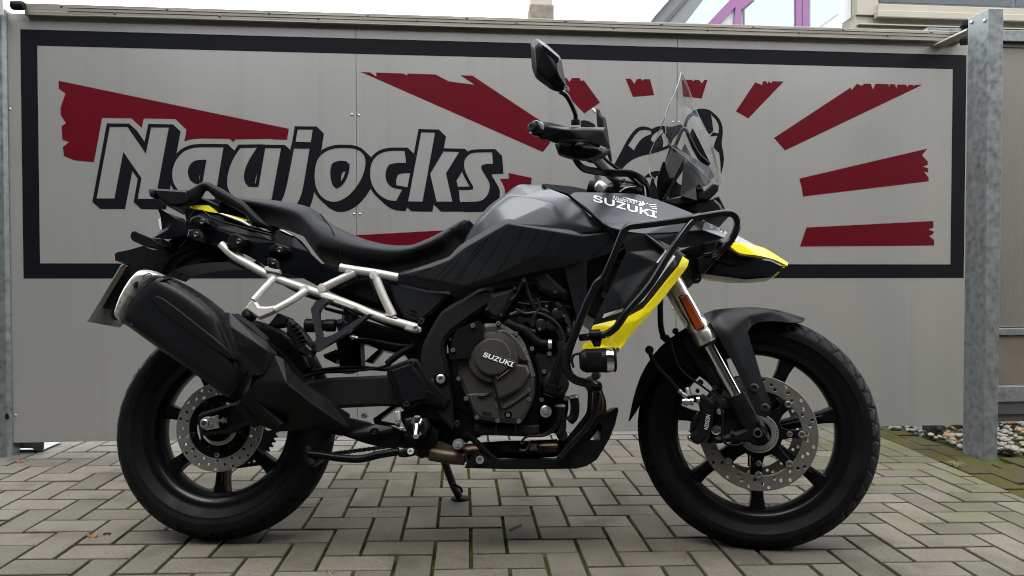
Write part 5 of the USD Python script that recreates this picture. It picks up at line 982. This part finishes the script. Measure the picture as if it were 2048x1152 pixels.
# headlamp beak
fc('beak', 'a I 1150,375,.095; b I 1192,350,.06; c I 1320,420,.05; d I 1380,437,.045; e I 1525,530,.0; f I 1520,548,.015; g I 1430,505,.06; h I 1335,482,.085; i I 1215,472,.10; j I 1165,437,.105; k I 1145,405,.105; l I 1290,440,.085; m I 1200,395,.10',
   'k m l h i j; m c d l; l d e g h; e f g', 'yellow_paint', .005, 2, edge=.008, mirror=True)
fc('beak_top', 'a I 1148,378,.095; b I 1192,350,.06; c I 1320,420,.05; m I 1200,397,.10; d I 1260,425,.09', 'a b c d m', 'light_grey_paint', .004, 1, mirror=True)
pl('beak_core', 'I 1145,440 1215,488 1330,500 1420,515 1490,545 1425,612 1250,628 1080,608 1010,598 1060,525', .0, .074, .07, 'smooth_plastic', sm=1, st=.008)
ex('beak_underside', 'I 1150,430 1215,476 1420,508 1500,548 1420,622 1250,634 990,600 1060,520', .03, .080, 'gloss_black', .006, sm=0)
pl('beak_rim', 'I 985,598 1060,610 1150,622 1300,626 1380,620 1420,606 1440,612 1420,632 1300,643 1150,640 1010,620', .0, .088, .010, 'yellow_paint', sm=1, st=.006)
ex('beak_recess', 'I 1060,515 1140,510 1205,545 1160,548', .075, .083, 'smooth_plastic', .001)
ex('headlamp_housing', 'I 830,452 990,382 1090,372 1150,412 1060,520 985,595 935,650 890,622 878,560 890,500', -.10, .100, 'smooth_plastic', .008); ex('lamp_bracket', 'I 940,500 1060,440 1075,470 960,590', .10, .125, 'black_plastic', .004); ex('lamp_bracket', 'I 980,400 1080,385 1060,440 1000,480', .10, .118, 'engine_black', .004)
tb('lamp_cable', 'I 930,590 900,610 915,645 950,640 960,600', .0075, 'gloss_black', .09)
# ---- crash bars and lamp
BK = 'gloss_black'
tb('crash_bar', 'I 1000,480,.14 1062,470,.20 1120,430,.245 1165,375,.255 1195,310,.26 1197,255,.262 1175,222,.264 1130,212,.266 1050,221,.27 900,246,.276 700,275,.282 560,291,.285 510,297,.285 482,312,.285 462,345,.284 400,500,.276 338,640,.262', .0095, BK, k=16, m=8)
tb('crash_bar', 'I 938,242,.273 880,300,.278 770,460,.282 640,670,.28 500,835,.275 455,900,.27 420,945,.265 370,982,.258 320,996,.25 250,1003,.24 195,1010,.225', .0095, BK, k=16, m=8)
tb('crash_bar', 'I 340,632,.263 300,665,.258 278,705,.255 F 850,210,.25 760,440,.235 748,505,.228 758,560,.222 790,598,.215 840,616,.208 895,624,.195 922,632,.175', .0115, BK, k=16, m=8)
axial('bar_sleeve', 'I 346,618,.262 ', 'I 330,645,.26', [(.0001, 0), (.0125, 0), (.0125, 1), (.0001, 1)], 'gloss_black'); axial('bar_joint', 'I 895,252,.274', 'I 968,232,.274', [(.0001, 0), (.0112, .05), (.0112, .95), (.0001, 1)], 'gloss_black')
cyl('bar_mount', 'F 918,640,.165', [(.0001, -.03), (.013, -.03), (.013, .01), (.010, .014), (0, .014)], 'black_plastic'); cyl('bar_bolt', 'J 297,608,.17', [(.012, -.03), (.012, 0), (.008, .004), (0, .004)], 'bolt_dark')
axial('bar_clamp', 'J 252,350,.248', 'J 322,345,.252', [(.0001, 0), (.0125, 0), (.0125, 1), (.0001, 1)], 'black_plastic'); ex('clamp_plate', 'J 258,330 325,325 335,380 322,425 282,425 262,385', .236, .244, 'black_plastic', .003); bolt('J 300,402,.246', .0055, 'bolt_dark')
axial('fog_lamp', 'J 168,520,.245', 'J 426,510,.245', [(.0001, .08), (.018, .08), (.026, .13), (.031, .24), (.0315, .62), (.0325, .70), (.0325, .75), (.0001, .75)], 'black_plastic', k=36)
fl = axial('lamp_lens', 'J 168,520,.245', 'J 426,510,.245', [(.0001, .74), (.0325, .74), (.0330, .78), (.0320, .90), (.0285, .965), (.020, .99), (.0001, 1.0)], 'chrome', k=36); axial('lamp_ring', 'J 168,520,.245', 'J 426,510,.245', [(.0325, .92), (.0322, .955), (.028, .985), (.0275, .965), (.031, .92)], 'smooth_plastic', k=36, par=fl)
for k in range(3): ex('lamp_rib', f'J {225+k*12},{462+k*10} {330-k*10},{462+k*10} {335-k*12},{555-k*12} {250+k*10},{560-k*12}', .2735+.0008*k, .2755+.0008*k, 'black_plastic', .0005, sm=1)
tb('lamp_cable', 'J 190,470 155,480 140,510 150,560', .0035, 'rubber', .235)
# ---- cockpit fairing, screen
fc('upper_fairing', 'a H 1055,785,.115; b H 1120,825,.12; c H 1215,880,.09; d H 1245,935,.085; e H 1195,1000,.105; f H 1125,1000,.13; g H 1130,1090,.14; h H 1030,1060,.14; i H 1050,850,.13; j H 1160,960,.12', 'a b f i; b c d e j; b j f; j e f; i f g h', 'knee_plastic', .005, 2, mirror=True, edge=.008)
fc('dash_side', 'a H 962,738,.075; b H 985,733,.075; c H 1055,786,.09; d H 1048,830,.10; e H 985,945,.12; f H 960,950,.11; g H 922,858,.08', 'a b c d g; d e f g', 'smooth_plastic', .006, 2, mirror=True)
ex('fairing_strut', 'H 1050,830 1042,900 975,1000 940,1075 915,1082 930,1050 985,950', .09, .118, 'black_plastic', .004, mirror=True)
ex('nose_panel', 'H 940,1075 1030,1058 1130,1090 1250,1075 1290,1110 1310,1152 1340,1190 1240,1200 1100,1180 960,1110', -.10, .115, 'black_plastic', .010); ex('nose_facet', 'I 720,130 850,98 950,132 900,150 800,160', .09, .125, 'knee_plastic', .004)
ex('lamp_visor', 'I 1055,110 1085,100 1120,170 1135,205 1100,205 1050,140', -.08, .085, 'smooth_plastic', .004)
ex('screen_hinge', 'H 1140,1085 1125,1020 1140,995 1170,990 1180,1030 1235,980 1278,985 1272,1025 1240,1055 1200,1092', .09, .122, 'black_plastic', .005); bolt('H 1143,1008,.123', .0085, 'bolt_dark')
tb('screen_stay', 'H 985,760 1015,690 1032,648 1045,636 1065,645 1085,690 1140,790 1205,855', .0055, 'black_plastic', .085, mirror=True)
ex('screen_bracket', 'H 1105,628 1125,665 1220,855 1205,862 1150,810 1110,740 1082,672', .05, .075, 'smooth_plastic', .002, holes=('H 1112,720 1125,728 1180,815 1170,818',), mirror=True)
for s in ('H 1145,660,.05', 'H 1200,780,.05'): axial('screen_knob', s, s.replace('1145,660', '1180,650').replace('1200,780', '1228,770'), [(.0001, 0), (.007, 0), (.007, .5), (.010, .55), (.010, .95), (.0001, 1)], 'screen_clear')
def screen():
    c = B.U(P('H 1032,268,0 1068,345,0 1100,435,0 1135,530,0 1170,600,0 1208,680,0 1238,770,0 1262,870,0 1285,980,0')); e = B.U(P('H 1032,272,.06 1008,355,.115 975,430,.15 940,510,.165 930,570,.17 932,640,.168 945,720,.155 1075,830,.14 1235,980,.115'))
    c, e = B.out(spline(c, 5)), B.out(spline(e, 5)); n = len(c); rows = []
    for t in np.linspace(-1, 1, 25):
        q = c+(e-c)*abs(t); q[:, 0] += (1-abs(t))*abs(t)*.5*np.linalg.norm((e-c)[:, [0, 2]], axis=1)*.35; q[:, 1] = np.where(t < 0, -1, 1)*((e-c)[:, 1]*abs(t)+0)*-1*-1; rows.append(q)
    V = np.vstack(rows); i = (np.arange(24)[:, None]*n+np.arange(n-1)).ravel(); F_ = np.vstack([np.stack([i, i+1, i+n+1], 1), np.stack([i, i+n+1, i+n], 1)])
    b = trimesh.Trimesh(V, F_, process=False); nr = b.vertex_normals; N = len(V); e_ = np.vstack([F_[:, [0, 1]], F_[:, [1, 2]], F_[:, [2, 0]]]); ks = {tuple(x) for x in e_.tolist()}; be = np.array([x for x in e_.tolist() if (x[1], x[0]) not in ks])
    V2 = np.vstack([V+nr*.0018, V-nr*.0018]); F2 = np.vstack([F_, F_[:, ::-1]+N, np.stack([be[:, 1], be[:, 0], be[:, 0]+N], 1), np.stack([be[:, 1], be[:, 0]+N, be[:, 1]+N], 1)])
    s = obj('windscreen', trimesh.Trimesh(V2, F2, process=False), 'screen_clear', bike, smooth=40)
    rim = np.vstack([rows[-1][::-1], rows[0]]); obj('screen_edge', sweep(rows[0], .0013, 6), 'screen_edge', s, smooth=60); obj('screen_edge', sweep(rows[-1], .0013, 6), 'screen_edge', s, smooth=60); obj('screen_ridge', sweep(rows[12], .0010, 6), 'screen_edge', s, smooth=60)
mk('screen_edge', (.16, .165, .17), .2)
screen()
# ---- fork, front mudguard, brakes (steered frame)
def fork(side):
    p0_, p1_, p2_, p3_ = (S.U(P(s))[0] for s in ('K 330,-10,.108', 'K 558,405,.108', 'K 752,758,.108', 'K 850,935,.108'))
    def w(v): 
        q = S.out(np.array([[v[0], v[1], v[2]*side]]))[0]; return q
    a, b, c, d = w(p0_), w(p1_), w(p2_), w(p3_); u = (b-a)/np.linalg.norm(b-a); top = a-u*.26
    def piece(n, s0, s1, prof, mat, k=28):
        dd = s1-s0; ln = np.linalg.norm(dd); dd = dd/ln; x = np.cross(dd, [0, 1, .1]); x /= np.linalg.norm(x); y = np.cross(dd, x); v, f = revolve([(max(r, 1e-4), l) for r, l in prof], k)
        obj(n, fixed(s0+np.outer(v[:, 0], x)+np.outer(v[:, 1], y)+np.outer(v[:, 2]*ln, dd), f), mat, bike, smooth=35)
    piece('fork_outer_tube', top, b, [(.0001, 0), (.0262, 0), (.0262, .80), (.0248, .82), (.0248, .845), (.0305, .865), (.0305, .90), (.0282, .91), (.0282, .925), (.0305, .935), (.0305, .985), (.028, 1), (.0001, 1)], 'fork_silver')
    piece('fork_seal', b-u*.001, b+u*.007, [(.0001, 0), (.0285, 0), (.0285, 1), (.0001, 1)], 'rubber'); piece('fork_inner_tube', b, c, [(.0182, 0), (.0182, 1)], 'chrome')
    piece('fork_foot', c-u*.012, d, [(.0001, 0), (.027, 0), (.0295, .04), (.0295, .8), (.026, 1), (.0001, 1)], 'engine_black')
    return a, b, c, d
fork(1); fork(-1)
ex('axle_clamp', 'K 790,740 860,800 930,930 965,1010 960,1030 880,1055 840,1040 720,1035 620,1050 600,1010 700,990 790,960 830,930 800,830', .085, .128, 'engine_black', .008, F=S, sm=1)
cyl('axle_end', 'L 622,602,.128', [(.026, -.02), (.026, .002), (.023, .004), (.015, .004), (.015, .008), (.012, .010), (.009, .010), (.0085, .002), (0, .002)], 'engine_black', F=S, k=32); cyl('axle_ring', 'L 622,602,.137', [(.0105, 0), (.0105, .002), (.0085, .002), (.0085, 0)], 'bolt_steel', F=S)
ex('axle_mount', 'K 860,900 900,905 962,1025 900,1055 860,1030', .10, .134, 'smooth_plastic', .004, F=S)
for s in ('K 719,975,.13', 'K 803,1057,.12'): bolt(s, .006, 'chrome', F=S)
axial('spacer_tube', 'X 1516,866,-.06', 'X 1516,866,.10', [(.0001, 0), (.022, 0), (.022, 1), (.0001, 1)], 'rim_black', F=S)
ex('fork_reflector_frame', 'K 372,108 385,96 425,90 440,100 540,290 536,312 498,326 478,318', .128, .137, 'black_plastic', .002, F=S, sm=1); ex('fork_reflector', 'K 382,112 390,104 424,98 434,106 532,292 528,304 496,316 484,308', .136, .1395, 'amber', .001, F=S, sm=1)
fc('front_mudguard', 'a K 535,215,.10; b K 600,190,.095; c K 720,178,.09; d K 850,178,.085; e K 1000,195,.075; f K 1182,246,.05; g K 1176,266,.055; h K 1100,276,.075; i K 1000,262,.085; j K 900,264,.095; k K 845,288,.10; l K 815,330,.112; m K 842,420,.122; n K 918,668,.130; o K 962,780,.134; p K 966,855,.134; q K 930,882,.136; r K 872,862,.138; s K 780,640,.140; t K 728,540,.140; u K 612,330,.134; v K 575,266,.120; w K 700,345,.140; x K 790,560,.140; y K 860,700,.142; z K 640,225,.118; aa K 830,225,.105',
   'a b z v; b c d aa z; d e f g h i j aa; aa j k l; z aa l w; v z w u; u w x t; w l m x; x m n y; t x y s; y n o p; s y p q r', 'knee_plastic', .005, 7, F=S, bs=16)
fc('mudguard_crown', 'b K 600,190,.095; c K 720,178,.09; d K 850,178,.085; e K 1000,195,.075; f K 1182,246,.05; c2 K 740,176,.03; d2 K 860,172,.03; e2 K 1005,188,.03; f2 K 1190,244,.02', 'b c c2; c d d2 c2; d e e2 d2; e f f2 e2', 'knee_plastic', .004, 4, F=S, bs=16, deck='c2 d2 e2 f2')
ex('mudguard_far_side', 'K 600,190 720,178 850,178 1000,195 1182,246 1100,276 900,264 842,300 850,420 900,600 780,640 700,480 600,330', -.115, -.108, 'knee_plastic', .002, F=S, sm=1)
for s in ('K 858,690,.142', 'K 928,818,.138'): cyl('guard_bolt', s, [(.0115, -.01), (.0115, .002), (.0095, .004), (.005, .004), (.0045, .001), (0, .001)], 'bolt_dark', F=S, k=18)
ex('rear_mudguard_part', 'K 430,300 350,350 230,450 140,590 90,730 55,900 62,905 100,850 125,808 180,690 265,575 400,540 470,590 560,650 650,735 665,690 600,560 520,400', -.085, .085, 'smooth_plastic', .012, F=S, sm=1)
ex('mudguard_stay', 'K 440,290 520,380 600,560 665,690 650,738 600,700 560,650 480,540 400,400', .088, .105, 'black_plastic', .006, F=S, sm=1); bolt('K 605,690,.106', .007, 'bolt_dark', F=S)
ex('stay_slot', 'K 565,560 590,555 650,670 640,680 590,610', .104, .107, 'knee_plastic', .001, F=S)
cal = ex('brake_caliper', 'K 512,742 540,735 600,778 606,800 600,880 588,960 540,1035 500,1056 465,1042 448,1010 470,975 490,960 510,900 520,850 505,800', .085, .135, 'engine_black', .008, F=S, sm=1)
txt('caliper_lettering', 'NISSIN', 'K 562,958 578,866', 7.5, 'pale_decal', S, L=.1352, par=cal, bold=False)
ex('caliper_bracket', 'K 600,770 720,790 760,900 800,960 700,1000 600,1040 560,1050 590,960', .075, .10, 'engine_black', .006, F=S, sm=1); ex('caliper_bridge', 'K 470,880 505,850 512,890 480,960 450,985 452,930', .08, .13, 'engine_black', .006, F=S)
for s in ('K 458,1012,.11', 'K 470,1000,.10'): axial('caliper_pin', s, 'K 446,1014,.11', [(.0001, 0), (.009, 0), (.009, 1), (.0001, 1)], 'bolt_steel', F=S)
cyl('banjo', 'K 640,840,.12', [(.0001, -.02), (.009, -.02), (.009, .002), (.006, .003), (0, .003)], 'raw_steel', F=S)
cyl('piston', 'K 617,960,.112', [(.014, -.02), (.014, .002), (.010, .003), (.009, .0), (0, 0)], 'chrome', F=S)
axial('hose_union', 'K 398,778,.12', 'K 470,778,.12', [(.0001, 0), (.0085, 0), (.0085, .2), (.011, .22), (.011, .5), (.0085, .52), (.0085, .7), (.011, .72), (.011, 1), (.0001, 1)], 'bolt_steel', F=S); axial('hose_union', 'K 490,768,.12', 'K 512,766,.12', [(.0001, 0), (.010, 0), (.010, 1), (.0001, 1)], 'bolt_steel', F=S)
axial('hose_union', 'K 375,705,.12', 'K 425,750,.12', [(.0001, 0), (.006, 0), (.007, .3), (.005, .35), (.007, .7), (.007, 1), (.0001, 1)], 'bolt_steel', F=S); axial('hose_union', 'K 428,690,.11', 'K 445,745,.115', [(.0001, 0), (.006, 0), (.008, .4), (.008, 1), (.0001, 1)], 'raw_steel', F=S)
ex('caliper_head', 'K 420,742 500,735 560,760 640,790 700,800 700,820 600,815 500,790 430,770', .09, .125, 'engine_black', .006, F=S, sm=1); bolt('K 497,710,.115', .006, 'bolt_dark', F=S)
tb('brake_hose', 'K 190,450 205,500 250,570 310,630 360,690 400,730', .0065, 'rubber', .115, F=S); cyl('grommet', 'K 188,448,.11', [(.0001, -.02), (.011, -.02), (.012, .004), (0, .008)], 'rubber', F=S)
tb('brake_hose', 'K 262,60 258,180 262,300 285,375 320,380', .0085, 'rubber', .06, F=B, k=12); ex('hose_clamp', 'K 255,350 310,350 318,385 285,398 258,375', .05, .085, 'smooth_plastic', .003, F=S, sm=1)
tb('sensor_wire', 'K 325,395 345,470 380,560 440,620 540,690 610,750 650,830 655,930 650,1000 680,1050 740,1058 790,1045', .0032, 'rubber', .138, F=S)
cyl('cable_tie', 'K 515,655,.13', [(.0001, -.01), (.008, -.01), (.008, .004), (0, .006)], 'smooth_plastic', F=S); cyl('cable_tie', 'K 355,328,.09', [(.0001, -.01), (.009, -.01), (.009, .004), (0, .006)], 'smooth_plastic', F=S)
# ---- handlebar, controls, mirror (steered frame)
tb('handlebar', 'H 600,1010,.05 622,985,.07 605,955,.10 560,915,.16 505,850,.22 455,800,.27 380,755,.32 250,690,.40', .0125, 'dark_silver', F=S, k=16)
q = S.out(S.U(P('H 600,1010,.05 622,985,.07 605,955,.10 560,915,.16 505,850,.22 455,800,.27 380,755,.32 250,690,.40'))*[1, 1, -1]); obj('handlebar', sweep(spline(q, 6), .0125, 14), 'dark_silver', bike, smooth=60)
axial('bar_end', 'H 82,622,.46', 'H 130,640,.44', [(.0001, 0), (.012, 0), (.0175, .05), (.0195, .2), (.0195, .8), (.016, 1), (.0001, 1)], 'gloss_black', F=S); axial('bar_end_cap', 'H 72,618,.468', 'H 84,623,.46', [(.0001, .1), (.006, .1), (.007, 0), (.0125, .2), (.0125, 1), (.0001, 1)], 'engine_grey', F=S)
axial('grip', 'H 130,640,.44', 'H 250,690,.38', [(.0001, 0), (.0165, 0), (.0175, .1), (.0165, .9), (.0001, 1)], 'rubber', F=S)
fc('hand_guard', 'a H 112,600,.44; b H 150,588,.44; c H 190,590,.435; d H 300,620,.41; e H 420,622,.37; f H 545,622,.30; g H 560,640,.28; h H 568,700,.27; i H 577,760,.26; j H 540,748,.29; k H 400,702,.38; l H 260,702,.42; m H 135,700,.45; n H 112,670,.45; o H 160,615,.455; p H 300,640,.435; q H 530,640,.33', 'a b c o; c d p o; d e f q p; f g h q; h i j q; j k p q; k l p; l m o p; m n a o', 'black_plastic', .010, 7, F=S, edge=.006)
pl('throttle_housing', 'H 225,740 262,705 330,700 440,730 525,765 530,790 505,815 440,835 380,832 310,822 245,800', .33, .038, .030, 'smooth_plastic', F=S, sm=2, st=.006)
pl('switch_block', 'H 330,700 420,715 510,760 520,800 470,850 420,840 380,800', .28, .035, .02, 'engine_black', F=S, sm=1, st=.006)
axial('brake_lever', 'H 230,700,.42', 'H 520,735,.27', [(.0001, 0), (.008, .02), (.007, .3), (.008, .7), (.012, .9), (.0001, 1)], 'smooth_plastic', F=S)
axial('clamp_ring', 'H 470,790,.26', 'H 540,770,.20', [(.0001, 0), (.022, 0), (.022, .6), (.016, .7), (.016, 1), (.0001, 1)], 'engine_black', F=S); bolt('H 515,770,.27', .006, 'bolt_steel', F=S)
ex('fluid_reservoir', 'H 388,582 405,576 440,582 480,605 478,622 390,622', .27, .33, 'knee_plastic', .006, F=S, sm=1)
pl('far_hand_guard', 'H 488,505 512,515 520,545 548,565 562,640 575,740 592,830 582,855 565,820 540,740 520,700 495,630 490,560', -.36, .03, .02, 'black_plastic', F=S, sm=1, st=.006); ex('lever_tip', 'H 456,500 470,498 488,520 482,530 470,522', -.33, -.31, 'frame_silver', .002, F=S)
axial('far_grip', 'H 500,660,-.30', 'H 520,650,-.43', [(.0001, 0), (.017, 0), (.017, 1), (.0001, 1)], 'rubber', F=S)
mir = fc('mirror', 'a H 68,85,.42; b H 92,58,.42; c H 115,55,.42; d H 180,100,.42; e H 250,162,.42; f H 265,190,.42; g H 286,300,.42; h H 302,372,.42; i H 250,398,.42; j H 205,386,.42; k H 100,310,.42; l H 74,240,.42; m H 128,85,.455; n H 235,185,.455; o H 245,280,.462; p H 190,330,.455; q H 105,260,.455; r H 95,110,.45',
   'a b c m r; c d e n m; e f g o n; g h i p o; i j p; j k q p; k l q; l a r q; r m n o p q', 'smooth_plastic', .012, 9, F=S, edge=.006, bs=14)
ex('mirror_inset', 'H 135,88 170,110 248,175 245,200 232,205 150,130', .452, .4585, 'gloss_black', .001, F=S, par=mir)
ex('mirror_glass', 'H 72,90 95,62 115,60 250,165 280,300 245,390 205,380 104,306 78,240', .402, .407, 'mirror_glass', .001, F=S, par=mir, sm=1)
tb('mirror_stem', 'H 255,395,.42 285,410,.41 310,440,.40 340,500,.38 356,545,.37 356,600,.36', .0062, 'gloss_black', F=S, k=12); axial('stem_boot', 'H 356,570,.365', 'H 356,608,.36', [(.0001, 0), (.010, .05), (.012, .3), (.012, 1), (.0001, 1)], 'rubber', F=S); bolt('H 298,375,.435', .006, 'bolt_steel', F=S)
# triple clamp, bar clamps, ignition, cables
ex('top_clamp', 'H 440,1000 480,965 560,985 700,990 790,1010 800,1060 600,1070 450,1060', -.10, .09, 'engine_black', .008, F=S)
ex('bar_clamp', 'H 520,985 600,960 640,1000 630,1035 540,1040', .03, .06, 'engine_grey', .006, F=S, sm=1); axial('clamp_knob', 'H 440,1000,.09', 'H 480,1010,.09', [(.0001, 0), (.019, 0), (.02, .3), (.02, 1), (.0001, 1)], 'rubber', F=S)
axial('fork_cap', 'H 490,985,.105', 'H 545,1030,.105', [(.0001, 0), (.012, 0), (.017, .2), (.017, 1), (.0001, 1)], 'raw_steel', F=S); ex('riser', 'H 472,905 512,905 512,975 472,975', -.08, -.05, 'dark_silver', .004, F=S)
ex('bar_clamp', 'H 630,955 668,945 700,990 690,1020 650,1015', .0, .05, 'smooth_plastic', .005, F=S); axial('instrument_pod', 'H 650,1050,.05', 'H 790,1030,.05', [(.0001, 0), (.03, .05), (.04, .4), (.038, .95), (.0001, 1)], 'smooth_plastic'); tb('pod_trim', 'H 638,1035 680,1010 760,1000', .0018, 'bolt_steel', .092); bolt('H 767,1020,.10', .007, 'dark_silver')
for k, (dy, L_) in enumerate(((0, .17), (14, .15), (-12, .19))): tb('cable', f'H 345,{822+dy*.4},.30 375,{858+dy},.28 420,{890+dy},.25 520,{908+dy},.20 620,{915+dy},{L_} 710,{918+dy},{L_-.02} 770,{948+dy},.11 812,{990+dy},.09 820,{1060+dy},.06', .0048, 'rubber', F=S)
tb('cable', 'H 520,800,.24 560,840,.2 620,885,.16 690,930,.13 745,980,.10 780,1040,.07', .0045, 'rubber', F=S); tb('cable', 'H 700,905,.12 760,925,.1 800,960,.08 822,1010,.07 826,1060,.05', .0045, 'rubber', F=S); tb('cable', 'H 600,960,.12 700,975,.10 780,1000,.09', .003, 'rubber', F=S)
